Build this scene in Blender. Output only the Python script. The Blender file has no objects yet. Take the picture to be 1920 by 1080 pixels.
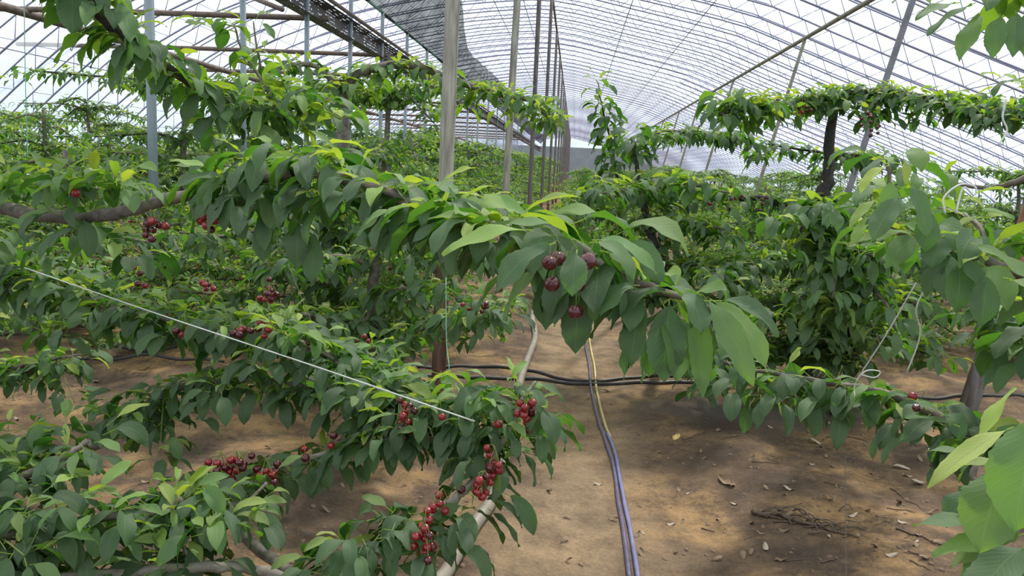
import bpy, math, random
import numpy as np
from mathutils import Vector, Matrix
R = math.radians
rng = np.random.default_rng(7)
random.seed(7)
S = bpy.context.scene
C = S.collection

# ------------------------------------------------------------------ camera
F = 1450.0
CAMZ = 1.6
VP = (1078.0, 322.0); ROLL = R(2.7)
a = Vector(((VP[0]-960)/F, -(VP[1]-540)/F, -1.0)); yax = a.normalized()
ux, uy = math.sin(ROLL), math.cos(ROLL)
U = Vector((ux, uy, ux*a.x+uy*a.y)).normalized()
xax = yax.cross(U).normalized(); zax = xax.cross(yax).normalized()
M = Matrix((xax, yax, zax))            # camera coords -> world coords
cam = bpy.data.objects.new('camera', bpy.data.cameras.new('camera')); C.objects.link(cam)
cam.data.sensor_width = 36; cam.data.lens = F/1920*36
cam.data.clip_start = 0.05; cam.data.clip_end = 400
mw = M.to_4x4(); mw.translation = (0, 0, CAMZ); cam.matrix_world = mw
S.camera = cam

def P(x, y, d):
    v = M @ Vector(((x-960)/F, -(y-540)/F, -1.0))
    return np.array(v/v.y*d) + np.array((0, 0, CAMZ))
def G(x, y, z=0.0):
    v = M @ Vector(((x-960)/F, -(y-540)/F, -1.0))
    k = (z-CAMZ)/v.z
    return np.array(v*k) + np.array((0, 0, CAMZ))

# ------------------------------------------------------------------ materials
def mat(name):
    m = bpy.data.materials.new(name); m.use_nodes = True
    nt = m.node_tree; nt.nodes.clear()
    out = nt.nodes.new('ShaderNodeOutputMaterial')
    return m, nt, out
def N(nt, kind, **kw):
    n = nt.nodes.new(kind)
    for k, v in kw.items():
        if k.startswith('i_'): n.inputs[k[2:].replace('_', ' ')].default_value = v
        else: setattr(n, k, v)
    return n
def ramp(nt, fac, stops):
    r = nt.nodes.new('ShaderNodeValToRGB'); e = r.color_ramp.elements
    while len(e) < len(stops): e.new(0.5)
    for i, (p, c) in enumerate(stops):
        e[i].position = p; e[i].color = (*c, 1) if len(c) == 3 else c
    nt.links.new(fac, r.inputs[0]); return r
def simple(name, col, rough=0.6, var=0.25, scale=20, metal=0, stretch=(1, 1, 1), bump=0.0, spec=0.5):
    m, nt, out = mat(name)
    tc = N(nt, 'ShaderNodeTexCoord'); mp = N(nt, 'ShaderNodeMapping'); mp.inputs['Scale'].default_value = stretch
    nt.links.new(tc.outputs['Object'], mp.inputs['Vector'])
    no = N(nt, 'ShaderNodeTexNoise'); no.inputs['Scale'].default_value = scale; no.inputs['Detail'].default_value = 5
    nt.links.new(mp.outputs[0], no.inputs['Vector'])
    lo = tuple(c*(1-var) for c in col); hi = tuple(min(1, c*(1+var)) for c in col)
    r = ramp(nt, no.outputs[0], [(0.3, lo), (0.7, hi)])
    b = N(nt, 'ShaderNodeBsdfPrincipled'); b.inputs['Roughness'].default_value = rough
    b.inputs['Metallic'].default_value = metal; b.inputs['Specular IOR Level'].default_value = spec
    nt.links.new(r.outputs[0], b.inputs['Base Color'])
    if bump:
        bp = N(nt, 'ShaderNodeBump'); bp.inputs['Strength'].default_value = bump; bp.inputs['Distance'].default_value = 0.01
        nt.links.new(no.outputs[0], bp.inputs['Height']); nt.links.new(bp.outputs[0], b.inputs['Normal'])
    nt.links.new(b.outputs[0], out.inputs[0]); return m

def leaf_material():
    m, nt, out = mat('cherry_leaf'); L = nt.links.new
    at = N(nt, 'ShaderNodeAttribute', attribute_name='tint')
    at2 = N(nt, 'ShaderNodeAttribute', attribute_name='vary')
    uv = N(nt, 'ShaderNodeUVMap')
    sp = N(nt, 'ShaderNodeSeparateXYZ'); L(uv.outputs[0], sp.inputs[0])
    # u is 0..1 across (0.5 the midrib), v along
    au = N(nt, 'ShaderNodeMath', operation='SUBTRACT'); L(sp.outputs[0], au.inputs[0]); au.inputs[1].default_value = 0.5
    ab = N(nt, 'ShaderNodeMath', operation='ABSOLUTE'); L(au.outputs[0], ab.inputs[0])
    mid = N(nt, 'ShaderNodeMapRange'); L(ab.outputs[0], mid.inputs[0])
    mid.inputs[1].default_value = 0.0; mid.inputs[2].default_value = 0.035; mid.inputs[3].default_value = 1; mid.inputs[4].default_value = 0
    k = N(nt, 'ShaderNodeMath', operation='MULTIPLY'); L(ab.outputs[0], k.inputs[0]); k.inputs[1].default_value = 0.55
    dv = N(nt, 'ShaderNodeMath', operation='SUBTRACT'); L(sp.outputs[1], dv.inputs[0]); L(k.outputs[0], dv.inputs[1])
    fr = N(nt, 'ShaderNodeMath', operation='MULTIPLY'); L(dv.outputs[0], fr.inputs[0]); fr.inputs[1].default_value = 75.0
    sn = N(nt, 'ShaderNodeMath', operation='SINE'); L(fr.outputs[0], sn.inputs[0])
    vein = N(nt, 'ShaderNodeMapRange'); L(sn.outputs[0], vein.inputs[0])
    vein.inputs[1].default_value = 0.78; vein.inputs[2].default_value = 1.0; vein.inputs[3].default_value = 0; vein.inputs[4].default_value = 0.55
    mx = N(nt, 'ShaderNodeMath', operation='MAXIMUM'); L(mid.outputs[0], mx.inputs[0]); L(vein.outputs[0], mx.inputs[1])
    base = ramp(nt, at.outputs['Fac'], [(0.0, (0.008, 0.036, 0.014)), (0.35, (0.018, 0.062, 0.019)), (0.6, (0.075, 0.18, 0.035)), (0.85, (0.22, 0.36, 0.045)), (1.0, (0.40, 0.46, 0.06))])
    tr = ramp(nt, at.outputs['Fac'], [(0.0, (0.07, 0.24, 0.02)), (0.4, (0.16, 0.42, 0.025)), (0.7, (0.36, 0.62, 0.03)), (1.0, (0.66, 0.82, 0.06))])
    hv = N(nt, 'ShaderNodeHueSaturation')
    vr = N(nt, 'ShaderNodeMapRange'); L(at2.outputs['Fac'], vr.inputs[0]); vr.inputs[3].default_value = 0.55; vr.inputs[4].default_value = 1.45
    L(vr.outputs[0], hv.inputs['Value']); L(base.outputs[0], hv.inputs['Color'])
    # veins paler
    vm = N(nt, 'ShaderNodeMix', data_type='RGBA'); vf = N(nt, 'ShaderNodeMath', operation='MULTIPLY'); L(mx.outputs[0], vf.inputs[0]); vf.inputs[1].default_value = 0.5
    L(vf.outputs[0], vm.inputs[0]); L(hv.outputs[0], vm.inputs[6]); vm.inputs[7].default_value = (0.22, 0.34, 0.12, 1)
    # under side is paler and matt
    geo = N(nt, 'ShaderNodeNewGeometry')
    bm_ = N(nt, 'ShaderNodeMix', data_type='RGBA'); L(geo.outputs['Backfacing'], bm_.inputs[0]); L(vm.outputs[2], bm_.inputs[6])
    pl = N(nt, 'ShaderNodeMix', data_type='RGBA'); pl.inputs[0].default_value = 0.35; L(vm.outputs[2], pl.inputs[6]); pl.inputs[7].default_value = (0.20, 0.30, 0.15, 1)
    L(pl.outputs[2], bm_.inputs[7])
    ro = N(nt, 'ShaderNodeMapRange'); L(geo.outputs['Backfacing'], ro.inputs[0]); ro.inputs[3].default_value = 0.26; ro.inputs[4].default_value = 0.7
    bp = N(nt, 'ShaderNodeBump'); bp.inputs['Strength'].default_value = 0.35; bp.inputs['Distance'].default_value = 0.002; bp.invert = True
    L(mx.outputs[0], bp.inputs['Height'])
    b = N(nt, 'ShaderNodeBsdfPrincipled'); L(bm_.outputs[2], b.inputs['Base Color']); L(ro.outputs[0], b.inputs['Roughness'])
    b.inputs['Specular IOR Level'].default_value = 0.85
    L(bp.outputs[0], b.inputs['Normal'])
    t = N(nt, 'ShaderNodeBsdfTranslucent'); L(tr.outputs[0], t.inputs[0])
    ms = N(nt, 'ShaderNodeMixShader'); ms.inputs[0].default_value = 0.38
    L(b.outputs[0], ms.inputs[1]); L(t.outputs[0], ms.inputs[2]); L(ms.outputs[0], out.inputs[0])
    return m
LEAF = leaf_material()
BARK = simple('cherry_bark', (0.16, 0.135, 0.115), 0.75, 0.45, 30, stretch=(1, 1, 1), bump=0.5)
BARK_DARK = simple('dark_bark', (0.045, 0.038, 0.036), 0.8, 0.4, 30, bump=0.5)
PALEBARK = simple('pale_bark', (0.30, 0.27, 0.235), 0.7, 0.3, 35, bump=0.5)
STALK = simple('fruit_stalk', (0.20, 0.26, 0.06), 0.5, 0.2)
CHERRY = simple('cherry_skin', (0.085, 0.006, 0.012), 0.16, 0.5, 40, spec=0.8)
CHERRYB = simple('cherry_skin_bright', (0.26, 0.010, 0.018), 0.16, 0.4, 40, spec=0.8)
STEEL = simple('galvanised_steel', (0.30, 0.305, 0.45), 0.5, 0.15, 8)
STEELPOST = simple('blue_grey_steel', (0.27, 0.33, 0.37), 0.5, 0.2, 6, stretch=(1, 1, .3))
GREYPROP = simple('grey_prop_steel', (0.20, 0.20, 0.225), 0.6, 0.2, 6)
RUST = simple('weathered_brown_steel', (0.17, 0.125, 0.105), 0.65, 0.35, 9)
DARKWIRE = simple('dark_wire', (0.09, 0.08, 0.085), 0.6, 0.2)
GREENWIRE = simple('green_wire', (0.12, 0.28, 0.22), 0.6, 0.2)
OLIVEPIPE = simple('dull_olive_pipe', (0.26, 0.25, 0.19), 0.6, 0.25, 6)
STRING = simple('white_string', (0.72, 0.74, 0.70), 0.7, 0.1)
GREENSTR = simple('green_twine', (0.22, 0.52, 0.34), 0.7, 0.1)
THREAD = simple('grey_thread', (0.20, 0.20, 0.18), 0.7, 0.1)
PVC = simple('beige_pipe', (0.27, 0.235, 0.19), 0.55, 0.2, 12)
BLACKHOSE = simple('black_hose', (0.055, 0.05, 0.05), 0.5, 0.3, 15)
YELLOWC = simple('yellow_cable', (0.62, 0.52, 0.22), 0.5, 0.15)
PURPLEC = simple('purple_cable', (0.13, 0.11, 0.19), 0.45, 0.2)
BLUEC = simple('lavender_cable', (0.20, 0.20, 0.36), 0.45, 0.15)
DRY = simple('dry_leaf', (0.24, 0.165, 0.10), 0.7, 0.35, 30)
DRYPALE = simple('pale_dry_leaf', (0.46, 0.38, 0.29), 0.7, 0.2, 30)
DRYYEL = simple('yellow_dry_leaf', (0.75, 0.55, 0.20), 0.6, 0.2, 30)
TWIG = simple('dead_twig', (0.13, 0.09, 0.065), 0.8, 0.4, 30)
FARWALL = simple('grey_block_wall', (0.27, 0.31, 0.33), 0.8, 0.12, 1.0)

def post_wood(name, top, low, zsplit):
    m, nt, out = mat(name); L = nt.links.new
    tc = N(nt, 'ShaderNodeTexCoord'); mp = N(nt, 'ShaderNodeMapping'); mp.inputs['Scale'].default_value = (1, 1, 0.12)
    L(tc.outputs['Object'], mp.inputs[0])
    no = N(nt, 'ShaderNodeTexNoise'); no.inputs['Scale'].default_value = 30; no.inputs['Detail'].default_value = 6; L(mp.outputs[0], no.inputs[0])
    n2 = N(nt, 'ShaderNodeTexNoise'); n2.inputs['Scale'].default_value = 3; L(tc.outputs['Object'], n2.inputs[0])
    sp = N(nt, 'ShaderNodeSeparateXYZ'); L(tc.outputs['Object'], sp.inputs[0])
    ad = N(nt, 'ShaderNodeMath', operation='ADD'); L(sp.outputs[2], ad.inputs[0]); L(n2.outputs[0], ad.inputs[1])
    mr = N(nt, 'ShaderNodeMapRange'); L(ad.outputs[0], mr.inputs[0]); mr.inputs[1].default_value = zsplit+.35; mr.inputs[2].default_value = zsplit+.65
    mx = N(nt, 'ShaderNodeMix', data_type='RGBA'); L(mr.outputs[0], mx.inputs[0]); mx.inputs[6].default_value = (*low, 1); mx.inputs[7].default_value = (*top, 1)
    r = ramp(nt, no.outputs[0], [(0.35, (0.55, 0.55, 0.55)), (0.65, (1.25, 1.25, 1.25))])
    mu = N(nt, 'ShaderNodeMix', data_type='RGBA', blend_type='MULTIPLY'); mu.inputs[0].default_value = 1; L(mx.outputs[2], mu.inputs[6]); L(r.outputs[0], mu.inputs[7])
    b = N(nt, 'ShaderNodeBsdfPrincipled'); b.inputs['Roughness'].default_value = 0.7; L(mu.outputs[2], b.inputs['Base Color'])
    L(b.outputs[0], out.inputs[0]); return m
WOODPOST = post_wood('weathered_wood_post', (0.36, 0.34, 0.28), (0.22, 0.13, 0.105), 1.2)
BROWNPOST = post_wood('brown_steel_post', (0.17, 0.145, 0.14), (0.21, 0.11, 0.09), 1.0)
ORANGEPOST = post_wood('rust_painted_pole', (0.36, 0.17, 0.11), (0.23, 0.22, 0.22), 0.85)

def film_material():
    m, nt, out = mat('greenhouse_film'); L = nt.links.new
    tr = N(nt, 'ShaderNodeBsdfTransparent'); tr.inputs[0].default_value = (0.97, 0.985, 1, 1)
    tl = N(nt, 'ShaderNodeBsdfTranslucent'); tl.inputs[0].default_value = (0.9, 0.95, 1.0, 1)
    tc = N(nt, 'ShaderNodeTexCoord'); no = N(nt, 'ShaderNodeTexNoise'); no.inputs['Scale'].default_value = 0.6; no.inputs['Detail'].default_value = 5
    L(tc.outputs['Object'], no.inputs[0])
    r = N(nt, 'ShaderNodeMapRange'); L(no.outputs[0], r.inputs[0]); r.inputs[1].default_value = .3; r.inputs[2].default_value = .7; r.inputs[3].default_value = 0.22; r.inputs[4].default_value = 0.42
    ms = N(nt, 'ShaderNodeMixShader'); L(r.outputs[0], ms.inputs[0]); L(tr.outputs[0], ms.inputs[1]); L(tl.outputs[0], ms.inputs[2])
    L(ms.outputs[0], out.inputs[0]); return m
FILM = film_material()
def net_material():
    m, nt, out = mat('black_shade_net'); L = nt.links.new
    tc = N(nt, 'ShaderNodeTexCoord')
    n1 = N(nt, 'ShaderNodeTexNoise'); n1.inputs['Scale'].default_value = 1.5; n1.inputs['Detail'].default_value = 8; n1.inputs['Roughness'].default_value = .7
    mp = N(nt, 'ShaderNodeMapping'); mp.inputs['Scale'].default_value = (1.5, 1.0, 1.5); L(tc.outputs['Object'], mp.inputs[0]); L(mp.outputs[0], n1.inputs[0])
    w = N(nt, 'ShaderNodeTexWave'); w.bands_direction = 'Y'; w.inputs['Scale'].default_value = 2.2; w.inputs['Distortion'].default_value = 3; L(tc.outputs['Object'], w.inputs[0])
    ad = N(nt, 'ShaderNodeMath', operation='MULTIPLY_ADD'); L(w.outputs['Fac'], ad.inputs[0]); ad.inputs[1].default_value = 0.22; L(n1.outputs[0], ad.inputs[2])
    r = N(nt, 'ShaderNodeMapRange'); L(ad.outputs[0], r.inputs[0]); r.inputs[1].default_value = .35; r.inputs[2].default_value = .85; r.inputs[3].default_value = 0.97; r.inputs[4].default_value = 0.60
    tr = N(nt, 'ShaderNodeBsdfTransparent'); d = N(nt, 'ShaderNodeBsdfDiffuse'); d.inputs[0].default_value = (0.05, 0.055, 0.055, 1)
    ms = N(nt, 'ShaderNodeMixShader'); L(r.outputs[0], ms.inputs[0]); L(tr.outputs[0], ms.inputs[1]); L(d.outputs[0], ms.inputs[2]); L(ms.outputs[0], out.inputs[0]); return m
NET = net_material()
def channel_material():
    m, nt, out = mat('perforated_channel_steel'); L = nt.links.new
    uv = N(nt, 'ShaderNodeUVMap'); mp = N(nt, 'ShaderNodeMapping'); L(uv.outputs[0], mp.inputs[0])
    vo = N(nt, 'ShaderNodeTexVoronoi'); vo.inputs['Scale'].default_value = 1.0; vo.inputs['Randomness'].default_value = 0.25; L(mp.outputs[0], vo.inputs['Vector'])
    lt = N(nt, 'ShaderNodeMath', operation='LESS_THAN'); L(vo.outputs['Distance'], lt.inputs[0]); lt.inputs[1].default_value = 0.24
    no = N(nt, 'ShaderNodeTexNoise'); no.inputs['Scale'].default_value = 0.22; L(mp.outputs[0], no.inputs['Vector'])
    g = N(nt, 'ShaderNodeMath', operation='GREATER_THAN'); L(no.outputs[0], g.inputs[0]); g.inputs[1].default_value = 0.50
    mu = N(nt, 'ShaderNodeMath', operation='MULTIPLY'); L(lt.outputs[0], mu.inputs[0]); L(g.outputs[0], mu.inputs[1])
    b = N(nt, 'ShaderNodeBsdfPrincipled'); b.inputs['Base Color'].default_value = (0.10, 0.085, 0.08, 1); b.inputs['Roughness'].default_value = .6
    tr = N(nt, 'ShaderNodeBsdfTransparent'); ms = N(nt, 'ShaderNodeMixShader'); L(mu.outputs[0], ms.inputs[0]); L(b.outputs[0], ms.inputs[1]); L(tr.outputs[0], ms.inputs[2]); L(ms.outputs[0], out.inputs[0]); return m
CHAN = channel_material()

def soil_material():
    m, nt, out = mat('orchard_soil'); L = nt.links.new
    tc = N(nt, 'ShaderNodeTexCoord'); O = tc.outputs['Object']
    def noise(s, d=6, r=.6, st=None):
        n = N(nt, 'ShaderNodeTexNoise'); n.inputs['Scale'].default_value = s; n.inputs['Detail'].default_value = d; n.inputs['Roughness'].default_value = r
        if st:
            mp = N(nt, 'ShaderNodeMapping'); mp.inputs['Scale'].default_value = st; L(O, mp.inputs[0]); L(mp.outputs[0], n.inputs[0])
        else: L(O, n.inputs[0])
        return n.outputs[0]
    big = noise(1.5, 5, .6); mid = noise(5, 7, .7); fine = noise(60, 6, .75); crumbs = noise(22, 5, .8)
    c1 = ramp(nt, big, [(0.38, (0.12, 0.085, 0.062)), (0.5, (0.21, 0.142, 0.09)), (0.58, (0.38, 0.245, 0.125))])  # orange stop paints sun patches into the brown soil colour
    c2 = ramp(nt, mid, [(0.32, (0.62, 0.6, 0.6)), (0.5, (0.98, 0.97, 0.95)), (0.7, (1.12, 1.1, 1.05))])
    mu = N(nt, 'ShaderNodeMix', data_type='RGBA', blend_type='MULTIPLY'); mu.inputs[0].default_value = 1; L(c1.outputs[0], mu.inputs[6]); L(c2.outputs[0], mu.inputs[7])
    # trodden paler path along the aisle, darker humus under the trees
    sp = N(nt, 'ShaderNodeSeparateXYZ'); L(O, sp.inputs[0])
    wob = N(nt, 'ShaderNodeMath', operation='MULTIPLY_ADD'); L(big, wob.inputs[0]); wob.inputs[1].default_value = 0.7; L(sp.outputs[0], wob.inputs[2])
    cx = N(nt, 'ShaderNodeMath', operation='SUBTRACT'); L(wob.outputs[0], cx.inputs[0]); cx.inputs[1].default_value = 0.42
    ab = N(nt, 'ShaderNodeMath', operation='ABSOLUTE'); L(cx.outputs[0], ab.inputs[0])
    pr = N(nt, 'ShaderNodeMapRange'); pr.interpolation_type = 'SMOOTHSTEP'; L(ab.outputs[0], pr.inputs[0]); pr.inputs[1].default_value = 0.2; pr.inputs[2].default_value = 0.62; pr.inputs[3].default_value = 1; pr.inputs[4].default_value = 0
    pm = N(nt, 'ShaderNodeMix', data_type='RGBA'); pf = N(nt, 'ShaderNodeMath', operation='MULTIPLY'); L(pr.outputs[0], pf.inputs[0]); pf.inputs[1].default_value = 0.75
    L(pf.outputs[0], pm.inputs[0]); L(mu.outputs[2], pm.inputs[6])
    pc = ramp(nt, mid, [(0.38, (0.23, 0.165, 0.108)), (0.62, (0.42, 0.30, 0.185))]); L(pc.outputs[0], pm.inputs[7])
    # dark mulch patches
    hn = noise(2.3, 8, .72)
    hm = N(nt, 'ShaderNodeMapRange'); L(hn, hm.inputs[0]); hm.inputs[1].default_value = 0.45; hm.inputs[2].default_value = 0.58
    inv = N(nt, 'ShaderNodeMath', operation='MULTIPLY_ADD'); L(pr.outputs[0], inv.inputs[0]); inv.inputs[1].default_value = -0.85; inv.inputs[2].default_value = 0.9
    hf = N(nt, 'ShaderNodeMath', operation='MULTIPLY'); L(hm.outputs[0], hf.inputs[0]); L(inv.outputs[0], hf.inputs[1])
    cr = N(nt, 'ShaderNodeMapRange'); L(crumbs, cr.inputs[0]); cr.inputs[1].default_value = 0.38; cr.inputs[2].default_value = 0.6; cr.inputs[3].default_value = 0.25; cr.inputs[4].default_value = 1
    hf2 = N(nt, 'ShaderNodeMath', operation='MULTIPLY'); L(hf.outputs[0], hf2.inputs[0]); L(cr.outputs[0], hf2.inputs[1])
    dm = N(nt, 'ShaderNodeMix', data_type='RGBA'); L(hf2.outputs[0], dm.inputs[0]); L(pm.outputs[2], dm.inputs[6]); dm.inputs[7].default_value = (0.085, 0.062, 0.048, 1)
    # damp grey patch
    vd = N(nt, 'ShaderNodeVectorMath', operation='DISTANCE'); mp = N(nt, 'ShaderNodeMapping'); L(O, mp.inputs[0]); mp.inputs['Scale'].default_value = (0.5, 1.3, 0)
    L(mp.outputs[0], vd.inputs[0]); g0 = G(1420, 775); vd.inputs[1].default_value = (g0[0]*.5, g0[1]*1.3, 0)
    va = N(nt, 'ShaderNodeMath', operation='MULTIPLY_ADD'); L(mid, va.inputs[0]); va.inputs[1].default_value = 0.8; L(vd.outputs['Value'], va.inputs[2])
    dr = N(nt, 'ShaderNodeMapRange'); L(va.outputs[0], dr.inputs[0]); dr.inputs[1].default_value = 0.55; dr.inputs[2].default_value = 0.95; dr.inputs[3].default_value = 0.85; dr.inputs[4].default_value = 0
    wm = N(nt, 'ShaderNodeMix', data_type='RGBA'); L(dr.outputs[0], wm.inputs[0]); L(dm.outputs[2], wm.inputs[6]); wm.inputs[7].default_value = (0.17, 0.145, 0.125, 1)
    fi = ramp(nt, fine, [(0.3, (0.72, 0.72, 0.72)), (0.6, (1.1, 1.1, 1.1))])
    fm = N(nt, 'ShaderNodeMix', data_type='RGBA', blend_type='MULTIPLY'); fm.inputs[0].default_value = 1; L(wm.outputs[2], fm.inputs[6]); L(fi.outputs[0], fm.inputs[7])
    b = N(nt, 'ShaderNodeBsdfPrincipled'); b.inputs['Roughness'].default_value = 0.9; b.inputs['Specular IOR Level'].default_value = 0.2; L(fm.outputs[2], b.inputs['Base Color'])
    hs = N(nt, 'ShaderNodeMath', operation='MULTIPLY_ADD'); L(crumbs, hs.inputs[0]); hs.inputs[1].default_value = 3; L(fine, hs.inputs[2])
    bp = N(nt, 'ShaderNodeBump'); bp.inputs['Strength'].default_value = 0.6; bp.inputs['Distance'].default_value = 0.012; L(hs.outputs[0], bp.inputs['Height']); L(bp.outputs[0], b.inputs['Normal'])
    L(b.outputs[0], out.inputs[0]); return m
SOIL = soil_material()

# ------------------------------------------------------------------ mesh helpers
class MB:
    def __init__(s): s.v = []; s.f = []; s.n = 0; s.uv = []
    def add(s, v, f, uv=None):
        v = np.asarray(v, float); f = np.asarray(f, int)
        s.v.append(v); s.f.append(f+s.n); s.n += len(v)
        s.uv.append(np.zeros((len(v), 2)) if uv is None else uv)
    def mesh(s, name, m, smooth=True, uv=False):
        me = bpy.data.meshes.new(name)
        v = np.concatenate(s.v); f = np.concatenate(s.f)
        fill(me, v, f, smooth)
        if uv:
            u = me.uv_layers.new(name='UVMap'); u.data.foreach_set('uv', np.concatenate(s.uv)[f.ravel()].astype(np.float32).ravel())
        me.materials.append(m); return me
def fill(me, v, f, smooth=True):
    k = f.shape[1]
    me.vertices.add(len(v)); me.vertices.foreach_set('co', v.astype(np.float32).ravel())
    me.loops.add(f.size); me.loops.foreach_set('vertex_index', f.astype(np.int32).ravel())
    me.polygons.add(len(f)); me.polygons.foreach_set('loop_start', np.arange(0, f.size, k, dtype=np.int32))
    me.polygons.foreach_set('use_smooth', np.full(len(f), smooth))
    me.update(calc_edges=True)
def smooth_line(pts, sub=6):
    p = np.asarray(pts, float)
    if len(p) < 3: 
        t = np.linspace(0, 1, sub+1)[:, None]; return p[0]*(1-t)+p[-1]*t
    q = np.vstack([2*p[0]-p[1], p, 2*p[-1]-p[-2]]); out = []
    for i in range(1, len(q)-2):
        for t in np.linspace(0, 1, sub, endpoint=False):
            out.append(0.5*((2*q[i])+(-q[i-1]+q[i+1])*t+(2*q[i-1]-5*q[i]+4*q[i+1]-q[i+2])*t*t+(-q[i-1]+3*q[i]-3*q[i+1]+q[i+2])*t**3))
    out.append(q[-2]); return np.array(out)
def tube(mb, pts, r, sides=8, cap=True):
    p = np.asarray(pts, float); n = len(p)
    r = np.broadcast_to(np.asarray(r, float), (n,)) if np.ndim(r) == 0 or len(r) == n else np.interp(np.linspace(0, 1, n), np.linspace(0, 1, len(r)), r)
    t = np.gradient(p, axis=0); t /= np.linalg.norm(t, axis=1)[:, None]+1e-9
    up = np.array((0, 0, 1.0)) if abs(t[0, 2]) < .9 else np.array((1.0, 0, 0))
    A = np.zeros_like(p); prev = up - t[0]*np.dot(up, t[0]); prev /= np.linalg.norm(prev)
    for i in range(n):
        v = prev - t[i]*np.dot(prev, t[i]); v /= np.linalg.norm(v)+1e-9; A[i] = v; prev = v
    B = np.cross(t, A)
    th = np.arange(sides)*2*np.pi/sides
    v = p[:, None]+r[:, None, None]*(np.cos(th)[None, :, None]*A[:, None]+np.sin(th)[None, :, None]*B[:, None])
    v = v.reshape(-1, 3); f = []
    for i in range(n-1):
        for j in range(sides):
            k = (j+1) % sides; f.append((i*sides+j, i*sides+k, (i+1)*sides+k, (i+1)*sides+j))
    if cap:
        v = np.vstack([v, p[0], p[-1]]); c0, c1 = n*sides, n*sides+1
        for j in range(0, sides, 2):
            f.append((c0, (j+2) % sides, (j+1) % sides, j)); f.append((c1, (n-1)*sides+j, (n-1)*sides+(j+1) % sides, (n-1)*sides+(j+2) % sides))
    mb.add(v, f)
def seg(mb, p, q, r, sides=4): tube(mb, [p, q], r, sides)
def box(mb, lo, hi):
    x0, y0, z0 = lo; x1, y1, z1 = hi
    v = [(x0, y0, z0), (x1, y0, z0), (x1, y1, z0), (x0, y1, z0), (x0, y0, z1), (x1, y0, z1), (x1, y1, z1), (x0, y1, z1)]
    mb.add(v, [(0, 3, 2, 1), (4, 5, 6, 7), (0, 1, 5, 4), (1, 2, 6, 5), (2, 3, 7, 6), (3, 0, 4, 7)])
def link(name, me, parent=None, loc=None):
    o = bpy.data.objects.new(name, me); C.objects.link(o)
    if parent: o.parent = parent
    if loc is not None: o.location = loc
    return o
def build(mb, name, m, parent=None, loc=None, smooth=True, uv=False): return link(name, mb.mesh(name, m, smooth, uv), parent, loc)
def tag(o, label=None, cat=None, group=None, kind=None):
    if label: o['label'] = label
    if cat: o['category'] = cat
    if group: o['group'] = group
    if kind: o['kind'] = kind
    return o
def thing(name, label, cat, loc=(0, 0, 0), group=None, rz=0):
    o = bpy.data.objects.new(name, None); C.objects.link(o); o.location = loc; o.rotation_euler = (0, 0, rz); o.empty_display_size = .2
    return tag(o, label, cat, group)
def copy_tree(o, parent=None):
    c = o.copy(); C.objects.link(c)
    if parent: c.parent = parent
    for ch in o.children: copy_tree(ch, c)
    return c
KIDS = {}
def cp(root, loc=None, rz=None, scale=None, label=None, group=None, kids=()):
    r = root.copy(); C.objects.link(r)
    if loc is not None: r.location = loc
    if rz is not None: r.rotation_euler = (0, 0, rz)
    if scale is not None: r.scale = scale
    if label: r['label'] = label
    if group: r['group'] = group
    for k, sub in kids:
        c = k.copy(); C.objects.link(c); c.parent = r
        for g in sub:
            d = g.copy(); C.objects.link(d); d.parent = c
    return r

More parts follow.
